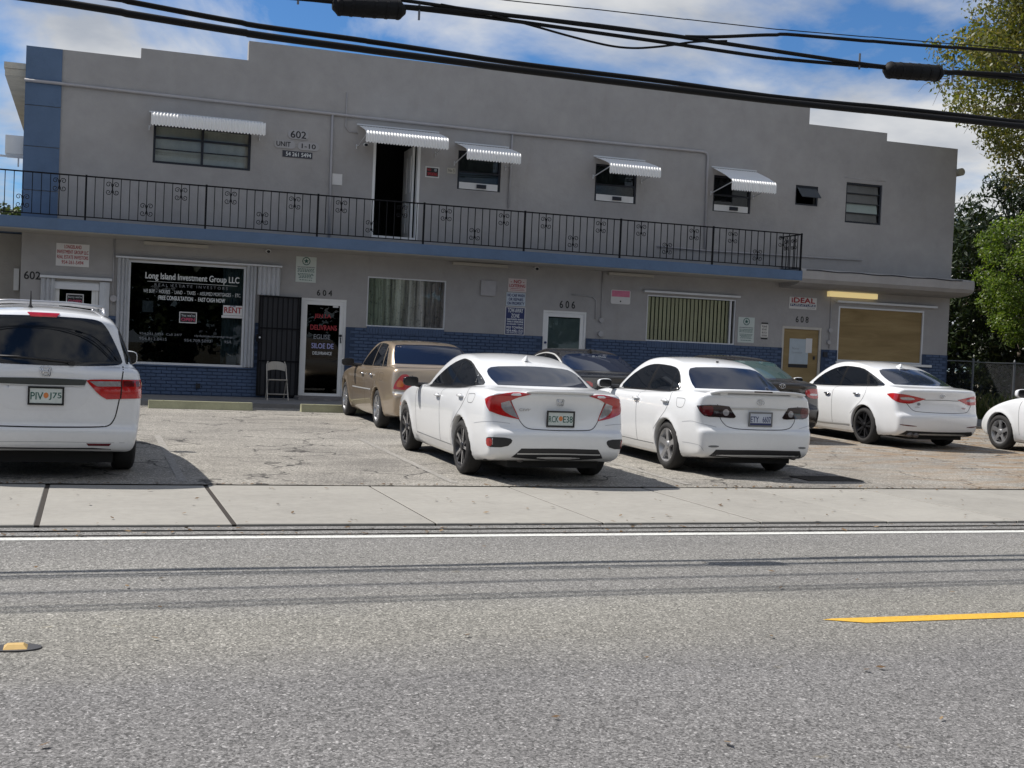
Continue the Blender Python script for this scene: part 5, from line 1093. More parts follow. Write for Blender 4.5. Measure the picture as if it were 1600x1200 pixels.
c.patch('window_surround', 'side', [(1.98, .965), (1.70, 1.178), (1.40, 1.313), (1.15, 1.367), (.95, 1.377), (.52, 1.358), (.26, 1.29), (-.1, 1.168), (-.38, 1.06), (.3, 1.025), (1.2, .985)], TRIMG, .003, both=True, skirt=0, it=1)
c.line('window_trim', 'side', [(2.0, .955), (1.2, .98), (.3, 1.02), (-.36, 1.05)], .016, BRIGHT, both=True)
tail = [(64, .935), (56, .955), (49, .962), (35, .952), (27, .94), (12, .91), (-2, .884), (12, .835), (24, .791), (34, .795), (43, .806), (55, .88)]
c.patch('tail_light', 'tail', tl(tail), RED, .007, both=True, it=1, crisp=(0, 6)); c.patch('clear_section', 'tail', tl([(41, .895), (30, .905), (22, .898), (16, .868), (26, .848), (38, .855)]), CLR, .0095, both=True, it=1)
c.line('trunk_seam', 'rear', [(-.68, .80), (-.60, .70), (-.54, .662), (-.3, .650), (0, .646), (.3, .650), (.54, .662), (.60, .70), (.68, .80)], mt=DGAP); c.line('chrome_strip', 'rear', [(-.36, .865), (0, .872), (.36, .865)], .010, s_ := GAP, .003)
c.line('seam', 'side', [(.93, .99), (1.0, .94), (1.0, .7), (1.0, .46), (1.0, .30)], both=True); c.line('seam', 'side', [(.02, 1.03), (-.02, .93), (.05, .78), (.25, .63), (.40, .52)], both=True); c.line('seam', 'side', [(2.1, .94), (2.16, .8), (2.16, .5), (2.16, .3)], both=True)
c.line('chrome_sill', 'side', [(2.1, .29), (1.2, .29), (.42, .32)], .02, BRIGHT, .004, both=True); c.handles([(1.15, .845), (.22, .885)], CHR)
c.patch('diffuser', 'rear', [(-.76, .25), (-.68, .325), (-.3, .318), (0, .315), (.3, .318), (.68, .325), (.76, .25), (0, .235)], TRIM, .004, it=1, crisp=(0, 1, 5, 6)); c.patch('reflector', 'tail', tl([(39, .435), (24, .424), (11, .408), (24, .402), (37, .418)]), REDD, .005, both=True, it=1)
c.badge('slant', .935, sz=.040); mm = MB(); O, N = c.lay('rear', [(-.46, .79)], 0); mm.disc((-.46, O[0][1]-.006, .79), .035, n=14, d=.002, sz=.7); put('dealer_sticker', mm.V, mm.F, GREYT, c.root)
letters('SONATA', -.44, .735, .19, .025, O[0][1]-.012, SIL, c.root, 'badge_lettering', bold=.002); letters('SPORT', .47, .735, .10, .02, O[0][1]-.012, INKR, c.root, 'badge_lettering', bold=.002)
c.mirrors(2.08, 1.03, x=.91); c.fin(.30); c.under(-.85, .9); c.exhaust(-.60, -.97, .255, .045); c.exhaust(-.49, -.99, .25, .045)
# ---------------------------------------------------------------- champagne sedan against the wall
c = Car('parked_sedan', 'avalon', 'champagne tan sedan with amber and red tail lamps by door 604', PTAN, (5.46, 20.4), gap=mat('tan_gap', (.09, .075, .06), .8))
c.wheels('seven', SIL, None, .205, .215)
c.patch('rear_window', 'rear', [(-.53, 1.40), (0, 1.415), (.53, 1.40), (.58, 1.36), (.64, 1.22), (.66, 1.09), (.3, 1.096), (0, 1.10), (-.3, 1.096), (-.66, 1.09), (-.64, 1.22), (-.58, 1.36)], CGL2, .0045, it=1, crisp=(5, 9))
c.patch('side_window', 'side', [(1.72, .995), (1.45, 1.18), (1.22, 1.32), (1.05, 1.395), (.98, 1.40), (.86, 1.01)], CGLASS, .006, both=True, crisp=(0, 4, 5)); c.patch('side_window', 'side', [(.80, 1.012), (.92, 1.405), (.62, 1.405), (.42, 1.385), (.20, 1.025)], CGLASS, .006, both=True, crisp=(0, 1, 3, 4)); c.patch('quarter_window', 'side', [(.15, 1.03), (.33, 1.345), (.20, 1.28), (-.06, 1.035)], CGLASS, .006, both=True, crisp=(0, 1, 3))
c.patch('tail_light', 'tail', tl([(41, .70), (40, .78), (36, .87), (32, .93), (28, .942), (23, .938), (16, .84), (8, .742), (12, .70), (20, .684), (32, .690)]), RED, .008, both=True, it=1, crisp=(0, 7)); c.patch('amber_section', 'tail', tl([(37.5, .765), (35.5, .845), (30, .832), (27, .735), (36, .727)]), AMB, .011, both=True, it=1)
c.line('trunk_seam', 'rear', [(-.52, .93), (-.42, .75), (-.40, .66), (0, .655), (.40, .66), (.42, .75), (.52, .93)], mt=DGAP); c.patch('bumper_trim', 'tail', tl([(42, .665), (20, .655), (5, .65), (5, .615), (20, .615), (42, .625)]), BRIGHT, .004, both=True, it=1)
c.line('chrome_moulding', 'side', [(1.95, .592), (1.1, .605), (.42, .620)], .022, BRIGHT, .005, both=True); c.line('seam', 'side', [(.86, 1.0), (.92, .94), (.92, .5), (.92, .30)], both=True); c.line('seam', 'side', [(-.02, 1.0), (.0, .8), (.3, .5)], both=True); c.line('seam', 'side', [(1.9, .95), (2.0, .8), (2.0, .3)], both=True)
c.line('fuel_door_seam', 'side', [(-.15, .93), (-.38, .935), (-.36, .80), (-.20, .795), (-.15, .93)], .007); c.handles([(1.1, .86), (.42, .87)], CHR); c.mirrors(1.85, 1.03, TRIMG, x=.92, w=.22, h=.14); c.under(-.8, .9); c.exhaust(.5, -.98, .27); c.plate(.80, ('JTX', '408'))
# ---------------------------------------------------------------- two dark sedans half hidden behind the white ones
c = Car('parked_sedan', 'darksedan', 'black sedan with shark fin and chrome window trim by door 606', PBLK, (8.5, 20.3), mesh_h=.026, gap=GAPD)
c.wheels('five', SIL)
c.patch('rear_window', 'rear', [(-.50, 1.37), (0, 1.388), (.50, 1.37), (.57, 1.31), (.62, 1.18), (.60, 1.10), (0, 1.108), (-.60, 1.10), (-.62, 1.18), (-.57, 1.31)], CGL2, .0045); c.patch('side_window', 'side', [(1.92, .975), (1.70, 1.16), (1.40, 1.285), (1.0, 1.345), (.96, 1.008)], CGLASS, .006, both=True, crisp=(0, 3, 4)); c.patch('side_window', 'side', [(.90, 1.01), (.93, 1.345), (.55, 1.328), (.30, 1.27), (-.1, 1.12), (-.2, 1.055)], CGLASS, .006, both=True, crisp=(0, 1, 4, 5))
c.line('chrome_trim', 'side', [(1.95, .99), (1.72, 1.185), (1.40, 1.312), (1.0, 1.37), (.55, 1.352), (.25, 1.28), (-.12, 1.14), (-.24, 1.05)], .020, BRIGHT, .006, both=True); c.patch('tail_light', 'tail', tl([(52, .93), (30, .95), (10, .93), (10, .83), (40, .80)]), RED, .007, both=True, it=1); c.fin(.40, PBLK); c.mirrors(2.05, 1.03); c.under(-.8, .9); c.handles([(1.1, .85), (.2, .88)]); c.plate(.76, ('GHL', '52X'))
O, N = c.lay('rear', [(.02, 1.335)], .006); letters('Rallye', .06, 1.335, .26, .045, O[0][1]-.012, INKW, c.root, 'window_decal', bold=.004)
c = Car('parked_sedan', 'darksedan', 'dark brown sedan with red lamps tucked behind the spoilered white sedan', PCH, (11.52, 20.05), mesh_h=.026, gap=GAPD)
c.wheels('five', SIL)
c.patch('rear_window', 'rear', [(-.50, 1.37), (0, 1.388), (.50, 1.37), (.57, 1.31), (.62, 1.18), (.60, 1.10), (0, 1.108), (-.60, 1.10), (-.62, 1.18), (-.57, 1.31)], CGLIGHT, .003); c.patch('side_window', 'side', [(1.92, .975), (1.70, 1.16), (1.40, 1.285), (1.0, 1.345), (.96, 1.008)], CGLASS, .006, both=True, crisp=(0, 3, 4)); c.patch('side_window', 'side', [(.90, 1.01), (.93, 1.345), (.55, 1.328), (.30, 1.27), (-.1, 1.12), (-.2, 1.055)], CGLASS, .006, both=True, crisp=(0, 1, 4, 5))
c.patch('tail_light', 'tail', tl([(52, .93), (38, .955), (22, .95), (12, .90), (20, .79), (40, .77), (50, .82)]), RED, .007, both=True, it=1); c.patch('clear_section', 'tail', tl([(44, .86), (24, .87), (24, .83), (44, .83)]), CLR, .010, both=True, it=1); c.badge('ovals', .985, sz=.05); c.mirrors(2.05, 1.03); c.under(-.8, .9); c.handles([(1.1, .85), (.2, .88)]); c.plate(.76, ('KQA', '19Z'))
# ---------------------------------------------------------------- white hatchback at the right edge
c = Car('parked_hatchback', 'prius', 'white hatchback with silver five spoke wheels beyond the slanted lamp sedan', PW, (16.56, 15.80))
c.wheels('five', SIL, None, .205, .212)
c.patch('side_window', 'side', [(2.05, 1.0), (1.75, 1.20), (1.40, 1.335), (1.1, 1.37), (.96, 1.01)], CGLASS, .006, both=True, crisp=(0, 3, 4)); c.patch('side_window', 'side', [(.90, 1.01), (1.02, 1.37), (.55, 1.35), (.1, 1.26), (-.35, 1.09)], CGLASS, .006, both=True, crisp=(0, 1, 4)); c.patch('rear_window', 'rear', [(-.5, 1.36), (0, 1.38), (.5, 1.36), (.62, 1.14), (0, 1.15), (-.62, 1.14)], CGL2, .0045, it=1)
c.patch('tail_light', 'tail', tl([(55, .98), (30, 1.0), (22, .9), (28, .72), (50, .75)]), RED, .007, both=True, it=1); c.patch('marker_light', 'side', [(3.18, .70), (2.98, .785), (3.0, .745), (3.14, .665)], AMB, .005, both=True, it=1); c.line('seam', 'side', [(2.12, .96), (2.2, .8), (2.2, .5), (2.2, .3)], both=True); c.line('seam', 'side', [(.93, 1.0), (1.0, .9), (1.0, .5), (1.0, .3)], both=True)
c.handles([(1.1, .85), (.2, .9)]); c.mirrors(2.0, 1.05, x=.90, w=.22, h=.16); c.under(-.7, .9); c.patch('wheel_skirt', 'side', [(2.34, .27), (2.2, .30), (.55, .30), (.4, .27), (.5, .22), (2.2, .22)], PW, .02, both=True, it=1)
# ---------------------------------------------------------------- white minivan at the left edge
c = Car('parked_minivan', 'van', 'white minivan with roof rails and red wraparound lamps by the pavement', PWV, (-.49, 14.12), math.radians(3.3), cat='minivan', mesh_h=.024)
c.wheels('seven', SIL, None, .235, .225, track=1.97)
c.patch('rear_window', 'rear', [(-.52, 1.615), (-.2, 1.625), (0, 1.627), (.2, 1.625), (.52, 1.615), (.60, 1.55), (.68, 1.40), (.755, 1.24), (.775, 1.165), (.6, 1.150), (.3, 1.146), (0, 1.144), (-.3, 1.146), (-.6, 1.150), (-.775, 1.165), (-.755, 1.24), (-.68, 1.40), (-.60, 1.55)], CGLASS, .006)
c.patch('side_window', 'side', [(2.45, 1.16), (2.2, 1.38), (1.9, 1.53), (1.3, 1.56), (1.3, 1.14)], CGLASS, .006, both=True, crisp=(0, 3, 4)); c.patch('side_window', 'side', [(1.25, 1.14), (1.25, 1.56), (.1, 1.56), (.1, 1.15)], CGLASS, .006, both=True, crisp=(0, 1, 2, 3)); c.patch('quarter_window', 'side', [(.05, 1.15), (.05, 1.555), (-.6, 1.54), (-.72, 1.48), (-.78, 1.17)], CGLASS, .006, both=True, crisp=(0, 1, 4))
c.patch('tail_light', 'tail', tl([(5, 1.004), (9, 1.018), (41, 1.022), (60, 1.018), (62, .93), (60, .835), (41, .832), (21, .822), (15, .865)]), RED, .008, both=True, it=1, crisp=(0, 3, 5, 7)); c.patch('clear_section', 'tail', tl([(7.5, .998), (31, 1.003), (31, .952), (13.5, .948)]), CLR, .011, both=True, it=1, crisp=(0, 1, 2, 3)); c.patch('lamp_side_section', 'tail', tl([(33, 1.008), (58, 1.008), (58, .955), (33, .952)]), REDD, .011, both=True, it=1, crisp=(0, 1, 2, 3)); c.line('lamp_seam', 'tail', tl([(32, 1.02), (31, .83)]), .008, GAPD, .012, both=True)
c.patch('garnish_strip', 'rear', [(-.42, 1.012), (0, 1.020), (.42, 1.012), (.40, .955), (0, .950), (-.40, .955)], mat('smoked_garnish', (.10, .105, .10), .2, .4, coat=.6), .006, it=1, crisp=(0, 2, 3, 5)); c.line('chrome_strip', 'rear', [(-.40, .950), (0, .944), (.40, .950)], .012, BRIGHT, .010)
c.line('tailgate_seam', 'rear', [(-.775, 1.15), (-.755, 1.02), (-.745, .87), (-.705, .64), (-.66, .565), (-.60, .542), (0, .535), (.60, .542), (.66, .565), (.705, .64), (.745, .87), (.755, 1.02), (.775, 1.15)], .012, GAPD)
c.patch('plate_recess_shade', 'rear', [(-.48, .935), (0, .94), (.48, .935), (.40, .74), (.25, .70), (0, .695), (-.25, .70), (-.40, .74)], paint_mat('recess_shade_paint', (.70, .71, .73), rough=.4), .002, skirt=0)  # flat patch in duller white, recess shade put into the paint
c.patch('reflector', 'rear', [(-.67, .378), (-.43, .380), (-.45, .355), (-.65, .352)], REDD, .004, both=True, it=1, crisp=(0, 1, 2, 3)); c.line('bumper_crease_shade', 'rear', [(-.8, .385), (0, .395), (.8, .385)], .006, CREASE_SHADE); c.patch('diffuser', 'rear', [(-.70, .27), (-.66, .335), (0, .33), (.66, .335), (.70, .27)], TRIM, .004, it=1)
c.patch('brake_light', 'rear', [(-.15, 1.652), (.15, 1.652), (.12, 1.615), (-.12, 1.615)], RED, .012, it=1, crisp=(0, 1, 2, 3))
c.plate(.845, ('PIV', 'J75'), .04, frame=GAPD); c.badge('h', 1.085, .03, .055); mm = MB(); P_, N_ = c.lay('rear', [(.28, 1.175), (.05, 1.195), (-.25, 1.215), (-.5, 1.215)], .02); mm.tube([tuple(p) for p in P_], [.016, .013, .010, .008], 7); put('rear_wiper', mm.V, mm.F, TRIM, c.root, None, True)
P_, N_ = c.lay('rear', [(.27, 1.172)], .012); mm = MB(); mm.disc((.27, P_[0][1]-.02, 1.172), .035, n=12, d=.03, sz=.7); put('wiper_hub', mm.V, mm.F, TRIM, c.root)
for sd in (-1, 1):
    P_, N_ = c.lay('top', [(-.60, y_) for y_ in np.linspace(-.55, 1.6, 12)], 0.); Q = [(-sd*(p[0]), p[1], p[2]+(.055 if 0 < i < 11 else .012)) for i, p in enumerate(P_)]
    mm = MB(); mm.tube(Q, .016, 8); put('roof_rail', mm.V, mm.F, SIL, c.root, None, True)
    for i in (1, 10): mm = MB(); mm.tube([(Q[i][0], Q[i][1]-.07, Q[i][2]-.055), (Q[i][0], Q[i][1], Q[i][2]), (Q[i][0], Q[i][1]+.07, Q[i][2]-.05)], .022, 7); put('rail_foot', mm.V, mm.F, SIL, c.root, None, True)
for y_ in (-.25, 1.1): mm = MB(); P_, N_ = c.lay('top', [(0, y_)], 0); mm.tube([(-.60, y_, 1.745), (-.3, y_, 1.77), (.3, y_, 1.77), (.60, y_, 1.745)], .018, 8); put('cross_bar', mm.V, mm.F, SIL, c.root, None, True)
P_, N_ = c.lay('top', [(-.12, -.45)], 0); z_ = P_[0][2]; mm = MB(); mm.tube([(-.12, -.42, z_-.005), (-.12, -.46, z_+.03), (-.12, -.50, z_+.17)], [.03, .012, .005], 7); put('antenna', mm.V, mm.F, TRIM, c.root, None, True)
c.mirrors(2.35, 1.14, x=.99, w=.24, h=.18); c.under(-.9, 1.0, .7); c.exhaust(-.45, -1.0, .29)
# ---------------------------------------------------------------- plants
def leaf_mat(name, c0, c1, c2, trans=.35, rough=.45):
    t = NT(name); oi = t.new('ShaderNodeNewGeometry'); 
    c = t.ramp(oi.outputs['Random Per Island'], [(.0, c0), (.55, c1), (1., c2)])
    t.color(c).set(Roughness=rough, Specular_IOR_Level=.5)
    tr = t.new('ShaderNodeBsdfTranslucent'); t.L(t.mix(1, c, (1.25, 1.35, .6), 'MULTIPLY'), tr.inputs[0])
    ms = t.new('ShaderNodeMixShader'); ms.inputs[0].default_value = trans; t.L(t.b.outputs[0], ms.inputs[1]); t.L(tr.outputs[0], ms.inputs[2]); t.L(ms.outputs[0], t.out.inputs[0]); return t.m
BARK = mat('bark', (.13, .105, .085), .95, var=.35, vs=9, bump=.6, bs=30); TWIG = mat('grey_twig', (.20, .18, .16), .9, var=.3, vs=12)
OAKL = leaf_mat('olive_leaf', (.075, .090, .020), (.135, .140, .034), (.23, .19, .05), .45)
MANL = leaf_mat('dark_glossy_leaf', (.012, .022, .008), (.022, .038, .012), (.050, .065, .022), .2, .3)
LIML = leaf_mat('lime_leaf', (.075, .125, .018), (.125, .19, .028), (.20, .24, .05), .45)
GRSL = leaf_mat('weed_blade', (.05, .075, .02), (.09, .11, .03), (.16, .14, .06), .35)
FARL = leaf_mat('far_leaf', (.035, .055, .018), (.06, .085, .025), (.10, .12, .04), .3)
def leaves(C, R, n, size, asp=.45, droop=0., up=.4):
    """n leaf faces, gaussian round every cluster centre"""
    C = np.asarray(C); k = len(C); idx = RNG.integers(0, k, n); R = np.asarray(R)
    d = RNG.normal(size=(n, 3)); d /= np.linalg.norm(d, axis=1)[:, None]
    P = C[idx]+d*(R[idx]*RNG.uniform(.15, 1, n)**.5)[:, None]*np.array([1, 1, .8])
    N = d+RNG.normal(size=(n, 3))*.7; N[:, 2] += up; N /= np.linalg.norm(N, axis=1)[:, None]
    A = np.cross(N, RNG.normal(size=(n, 3))); A[:, 2] -= droop; A -= (A*N).sum(1)[:, None]*N; A /= np.linalg.norm(A, axis=1)[:, None]; B = np.cross(N, A)
    s = (size*RNG.uniform(.65, 1.35, n))[:, None]
    V = np.stack([P-A*s*.5, P+B*s*asp*.5-N*s*.06, P+A*s*.5-N*s*.10, P-B*s*asp*.5-N*s*.06], 1).reshape(-1, 3)
    F = np.arange(4*n).reshape(-1, 4); return V, F
def crown_points(c, r, n, shell=.55):
    d = RNG.normal(size=(n, 3)); d /= np.linalg.norm(d, axis=1)[:, None]; q = RNG.uniform(shell**3, 1, n)**(1/3)
    return np.array(c)+d*q[:, None]*np.array(r)
def limb(m, a, b, r0, r1, bend=.25, n=6, seed=0):
    a, b = np.array(a, float), np.array(b, float); L = np.linalg.norm(b-a); off = RNG.normal(size=3)*bend*L*.35; off[2] = abs(off[2])
    P = [tuple(a+(b-a)*t_+off*math.sin(math.pi*t_)+RNG.normal(size=3)*L*.012) for t_ in np.linspace(0, 1, n)]
    m.tube(P, [r0+(r1-r0)*t_ for t_ in np.linspace(0, 1, n)], 6, cap=False); return P
def tree(name, label, base, fork, r0, centre, radii, nc, nl, size, lm, asp=.45, droop=.0, cr=.22, group=None, shell=.55, twigs=0, cat='tree', keep=None):
    root = empty(name, base, label, cat, group); C = crown_points(centre, radii, nc, shell)
    if keep is not None: C = C[[keep(p) for p in C]]
    m = MB(); tp = limb(m, base, fork, r0, r0*.6, .12, 7); hubs = []
    for k in range(7):
        e = np.array(fork)+(crown_points(centre, radii, 1, .45)[0]-np.array(fork))*.62; P = limb(m, fork, e, r0*.5, r0*.2, .3, 7); hubs += P[3:]
    H = np.array(hubs)
    for p in C[:min(len(C), 160)]:
        h = H[np.argmin(((H-p)**2).sum(1))]; limb(m, h, p, r0*.13, r0*.03, .25, 5)
    put('trunk', m.V, m.F, BARK, root, None, True)
    if twigs:
        m = MB()
        for _ in range(twigs):
            p = C[RNG.integers(len(C))]; q = p+RNG.normal(size=3)*np.array([.34, .34, .28])+np.array([0, 0, -.18]); limb(m, p, q, .012, .004, .4, 4)
        prop(put('twigs', m.V, m.F, TWIG, root), kind='stuff')
    V, F = leaves(C, np.full(len(C), cr*np.mean(radii)), nl, size, asp, droop); prop(put('crown', V, F, lm, root), kind='stuff'); return root
tree('shade_tree', 'tall olive green tree overhanging the right end of the building', (26.2, 23.6, .1), (25.4, 24.2, 6.6), .34, (24.5, 25.0, 9.8), (4.8, 3.4, 3.9), 420, 95000, .125, OAKL, .45, .2, .155, twigs=520, shell=.45)
tree('fruit_tree', 'dark glossy leaved tree filling the gap beside the building', (28.2, 32.5, .1), (28.1, 32.3, 2.6), .22, (28.2, 32.0, 4.2), (3.2, 2.6, 3.5), 190, 26000, .22, MANL, .30, .5, .20, shell=.3)
tree('young_tree', 'bright lime green bushy tree in sun above the fence', (26.6, 28.4, .1), (26.3, 28.5, 2.8), .12, (26.0, 28.4, 4.3), (2.6, 1.8, 2.1), 130, 36000, .085, LIML, .6, .1, .20)
hd = empty('hedge', (32, 36.5, .06), 'dark dense undergrowth behind the chain link fence', 'hedge')
C = np.stack([RNG.uniform(24.5, 46, 700), RNG.uniform(34.5, 38.5, 700), RNG.uniform(.2, 6.6, 700)], 1); V, F = leaves(C, np.full(700, .8), 42000, .30, .5); prop(put('foliage', V, F, MANL, hd), kind='stuff')
m = MB()
for k in range(18): x = 24+k; limb(m, (x, 36.2, .05), (x+RNG.normal()*.4, 36.2, 3.6), .06, .02, .2, 5)
put('stems', m.V, m.F, BARK, hd)
for k, (x, y, h, lb) in enumerate(((-4.6, 62, 7.3, 'distant round tree seen through the railing left of the blue corner'), (-1.2, 70, 7.4, 'distant pale tree beside the blue corner behind the railing'), (-9.5, 66, 8.2, 'distant tree beyond the walkway at the far left'))):
    tree('far_tree', lb, (x, y, .06), (x, y, h*.45), .2, (x, y, h*.68), (2.6, 2.4, h*.32), 60, 5000, .28, FARL, .6, group='distant trees')
# trees across the road, behind the viewer: seen only as reflections in the glass
C = np.vstack([crown_points((x, -13+RNG.normal()*1.5, 5.0+RNG.normal()*.4), (4.2, 3.0, 4.6), 60, .1) for x in np.arange(-26, 46, 6.2)]); V, F = leaves(C, np.full(len(C), 1.2), 60000, .46, .8); tb = prop(put('tree_belt', V, F, FARL), 'row of leafy trees across the road mirrored in the windows', 'trees', kind='stuff')
# ---------------------------------------------------------------- chain link fence and weeds
GALV = mat('galvanised_steel', (.20, .21, .23), .5, .6)
fe = empty('chain_link_fence', (24, 29.4, .06), 'low grey chain link fence running right from the building corner', 'fence')
fx = [21.45, 23.95, 25.4, 27.6, 29.8, 32.0]; pm_ = MB(); pm_.tube([(0, 0, 0), (0, 0, 1.74)], .032, 8); pm_.tube([(0, 0, 1.74), (0, 0, 1.79)], [.036, .015], 8); pme = pm_.mesh('fence_post', GALV)
for x in fx: link('fence_post', pme, fe, (x, 29.4, .06))
m = MB(); m.tube([(x, 29.4, 1.74+.01*math.sin(x*3)) for x in np.linspace(21.4, 32.1, 24)], .021, 7); m.put('top_rail', GALV, fe, True)
m = MB()
for k in range(-26, 180):
    for s_ in (-1, 1):
        x0 = 21.4+k*.062; x1 = x0+1.6; z0, z1 = (.08, 1.70) if s_ > 0 else (1.70, .08)
        if x1 < 21.5 or x0 > 31.9: continue
        m.tube([(x0, 29.44, z0), (x1, 29.44, z1)], .0014, 3, cap=False)
prop(m.put('wire_mesh', GALV, fe), kind='stuff')
n = 5200; X = RNG.uniform(21.4, 31, n); Y = 26.2+RNG.uniform(0, 1, n)**1.4*4.2; Y = np.where(X < 22.6, Y+1.2, Y); h = RNG.uniform(.12, .55, n)*(1+.7*(np.sin(X*2.1+Y*1.7) > .3)); a = RNG.uniform(0, 2*math.pi, n); lean = RNG.uniform(.1, .6, n)
dx_, dy_ = np.cos(a), np.sin(a); w_ = .012; Z0 = np.full(n, .055)
V = np.stack([np.stack([X-dy_*w_, Y+dx_*w_, Z0], 1), np.stack([X+dy_*w_, Y-dx_*w_, Z0], 1), np.stack([X+dx_*lean*h*.45+dy_*w_*.8, Y+dy_*lean*h*.45-dx_*w_*.8, Z0+h*.62], 1), np.stack([X+dx_*lean*h, Y+dy_*lean*h, Z0+h], 1)], 1).reshape(-1, 3)
prop(put('weeds', V, np.arange(4*n).reshape(-1, 4), GRSL), 'long tangled green weeds along the foot of the fence', 'weeds', kind='stuff')
LITM = leaf_mat('dry_leaf', (.09, .05, .02), (.17, .10, .045), (.25, .17, .09), .1, .8)
n = 5200; X = 24.3-np.abs(RNG.normal(size=n))*4.2; Y = RNG.uniform(13.2, 24.2, n); ok = X > 6; X, Y = X[ok], Y[ok]; 
x2 = RNG.uniform(-4, 14, 150); y2 = RNG.uniform(10.3, 12.8, 150); x3 = RNG.uniform(-3, 10, 60); y3 = RNG.uniform(4.2, 9.6, 60); x4 = RNG.uniform(-3, 14, 260); y4 = 12.86+np.abs(RNG.normal(size=260))*.05; x5 = RNG.uniform(-3, 14, 200); y5 = RNG.uniform(9.75, 10.25, 200)
X = np.concatenate([X, x2, x3, x4, x5]); Y = np.concatenate([Y, y2, y3, y4, y5]); Z = np.where(Y > 12.86, .05+.012*(Y-14), np.where(Y > 10.18, .034, .006))+.006
n = len(X); a = RNG.uniform(0, 6.28, n); s_ = RNG.uniform(.010, .034, n); A = np.stack([np.cos(a), np.sin(a), RNG.uniform(-.25, .25, n)], 1)*s_[:, None]; B = np.stack([-np.sin(a), np.cos(a), RNG.uniform(-.4, .4, n)], 1)*(s_*.5)[:, None]; P = np.stack([X, Y, Z+s_*.15], 1)
prop(put('leaf_litter', np.stack([P-A, P+B, P+A, P-B], 1).reshape(-1, 3), np.arange(4*n).reshape(-1, 4), LITM), 'dry brown leaf litter scattered over the right of the lot', 'leaves', kind='stuff')
# ---------------------------------------------------------------- overhead cables and their poles
CABM = mat('cable_black', (.005, .005, .006), .7, spec=.3); WOODP = mat('pole_wood', (.14, .10, .07), .95, var=.3, vs=6, bump=.5)
PX = (-24., 33.)
for x, lb in ((PX[0], 'brown timber utility pole at the kerb beyond the left edge'), (PX[1], 'brown timber utility pole at the kerb beyond the right edge')):
    p = empty('utility_pole', (x, 10.55, 0), lb, 'pole', 'utility poles'); m = MB(); m.tube([(x, 10.55, 0), (x, 10.55, 11.5)], [.17, .12], 14); m.put('shaft', WOODP, p, True); boxes('crossarm', [(x-.05, x+.05, 9.3, 11.8, 9.5, 9.62)], WOODP, p)
    for y in (9.45, 10.2, 11.6): m = MB(); m.tube([(x, y, 9.62), (x, y, 9.78)], [.05, .03], 8); m.put('insulator', GALV, p)
def span(name, pts, r, label, y, n=60, ends=(5.7, 5.9), wob=0., cat='cable', sides=8):
    P = sorted(pts); xs_ = [PX[0]]+[p[0] for p in P]+[PX[1]]; zs_ = [ends[0]]+[p[1] for p in P]+[ends[1]]
    xx = np.unique(np.concatenate([np.linspace(PX[0], PX[1], n), np.linspace(P[0][0], P[-1][0], n)]))
    # even sag outside the measured reach, measured heights inside it
    zz_ = np.interp(xx, xs_, zs_); l, r_ = P[0], P[-1]
    for i, x in enumerate(xx):
        if x < l[0]: t_ = (x-PX[0])/(l[0]-PX[0]); zz_[i] = l[1]+(ends[0]-l[1])*(1-t_)**2
        elif x > r_[0]: t_ = (PX[1]-x)/(PX[1]-r_[0]); zz_[i] = r_[1]+(ends[1]-r_[1])*(1-t_)**2
    k = np.array([.25, .5, .25])
    for _ in range(9): zz_[1:-1] = np.convolve(zz_, k, 'valid')
    m = MB(); m.tube([(x, y+wob*math.sin(x*2.3), z) for x, z in zip(xx, zz_)], r, sides)
    return prop(m.put(name, CABM, None, True), label, cat, 'overhead cables along the kerb')
span('overhead_cable', [(-.27, 4.04), (1.19, 3.97), (3.36, 3.945), (5.86, 3.94), (8.77, 3.986)], .030, 'thick black overhead cable, the lowest of the spans', 10.2)
span('overhead_cable', [(.2, 4.136), (1.2, 4.06), (3.39, 4.02), (5.91, 4.0), (8.85, 4.05)], .023, 'black overhead cable running just above the lowest thick one', 10.27, wob=.02)
span('overhead_cable', [(.8, 4.28), (1.69, 4.31), (2.55, 4.364), (3.34, 4.401), (4.54, 4.418), (5.83, 4.402), (7.12, 4.385), (7.78, 4.421), (8.73, 4.497)], .019, 'black overhead cable that carries the two splice boxes', 10.2)
span('overhead_cable', [(1.6, 4.30), (2.49, 4.352), (3.34, 4.365), (4.54, 4.345), (5.84, 4.335), (6.8, 4.372), (7.5, 4.395), (8.73, 4.46)], .017, 'black overhead cable lashed just below the spliced one', 10.21, wob=.012)
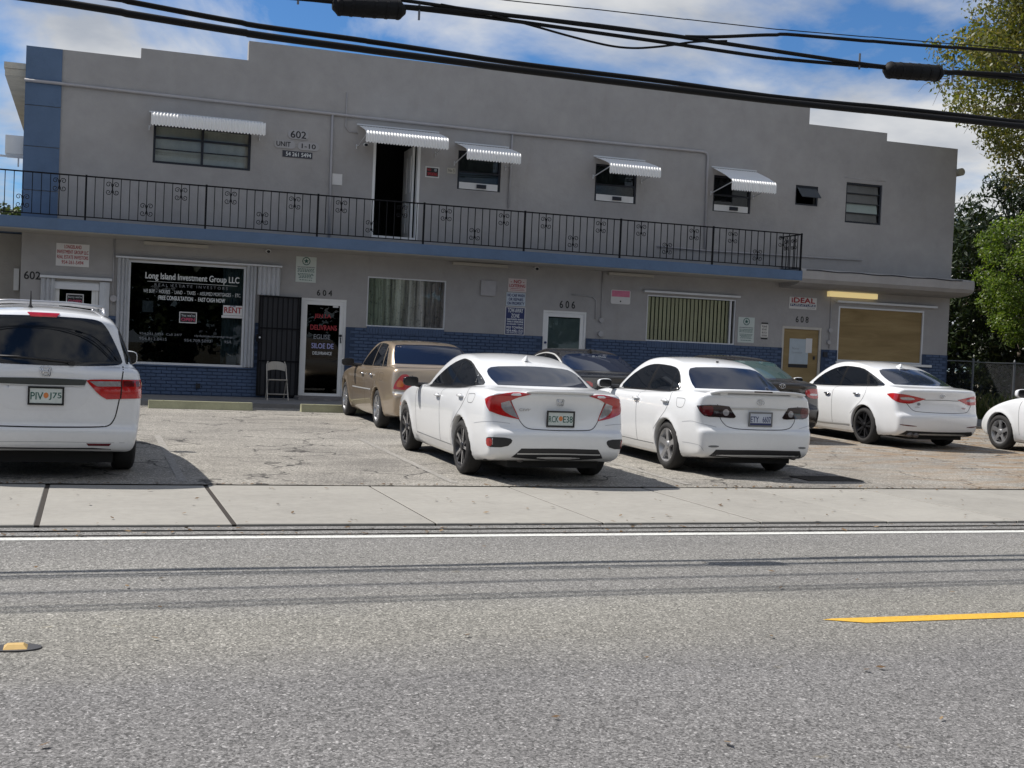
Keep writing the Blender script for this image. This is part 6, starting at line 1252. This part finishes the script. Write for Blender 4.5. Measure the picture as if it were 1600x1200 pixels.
span('overhead_cable', [(2.6, 4.40), (4.0, 4.40), (5.0, 4.41), (5.5, 4.484), (5.93, 4.565), (7.2, 4.626), (8.72, 4.717)], .016, 'black overhead cable that climbs to the topmost thin wire', 10.2)
span('overhead_wire', [(3.2, 4.516), (3.92, 4.545), (5.92, 4.600), (8.72, 4.745)], .005, 'thin black steel wire, topmost of the overhead spans in view', 10.2, cat='wire', sides=5)
lp = chaikin([(2.7, 4.41), (3.1, 4.39), (3.52, 4.336), (3.93, 4.277), (4.39, 4.235), (4.80, 4.310), (5.05, 4.383), (5.4, 4.43)], 3, False)
m = MB(); m.tube([(x, 10.19, z) for x, z in lp], .010, 7); prop(m.put('cable_loop', CABM, None, True), 'slack black cable loop hanging below the spliced spans', 'cable')
for y, z, r, lb in ((10.70, 8.4, .020, 'lowest power line above the pavement, nearest the road'), (10.83, 8.45, .020, 'power line paired with the lowest one above the pavement'), (11.25, 8.5, .022, 'power line nearest the parking lot above the pavement')):
    span('power_line', [(4.5, z-.9)], r, lb, y, ends=(z+1.2, z+1.2))
for x0, x1, z0, z1, lb in ((1.79, 2.40, 4.298, 4.335, 'black ribbed cable splice box over the left of the building'), (7.10, 7.76, 4.375, 4.412, 'black ribbed cable splice box near the tall tree')):
    s = empty('cable_splice', (x0, 10.2, z0-.08), lb, 'splice box', 'cable splice boxes'); L = x1-x0
    pts = [(x0+L*t_, 10.2, z0+(z1-z0)*t_-.012) for t_ in (0, .035, .07, .5, .93, .965, 1)]; m = MB(); m.tube(pts, [.035, .055, .078, .080, .078, .055, .035], 14); m.put('case', CABM, s, True)
    m = MB()
    for t_ in (.1, .26, .42, .58, .74, .9): x = x0+L*t_; z = z0+(z1-z0)*t_-.012; m.tube([(x-.012, 10.2, z), (x+.012, 10.2, z)], .0825, 14)
    prop(m.put('ribs', CABM, s), kind='stuff')
    m = MB(); 
    for x in (x0-.28, x1+.12): m.tube([(x, 10.2, z0+.11), (x, 10.2, z0-.04)], .010, 6)
    prop(m.put('hanger_clips', GALV, s), kind='stuff')
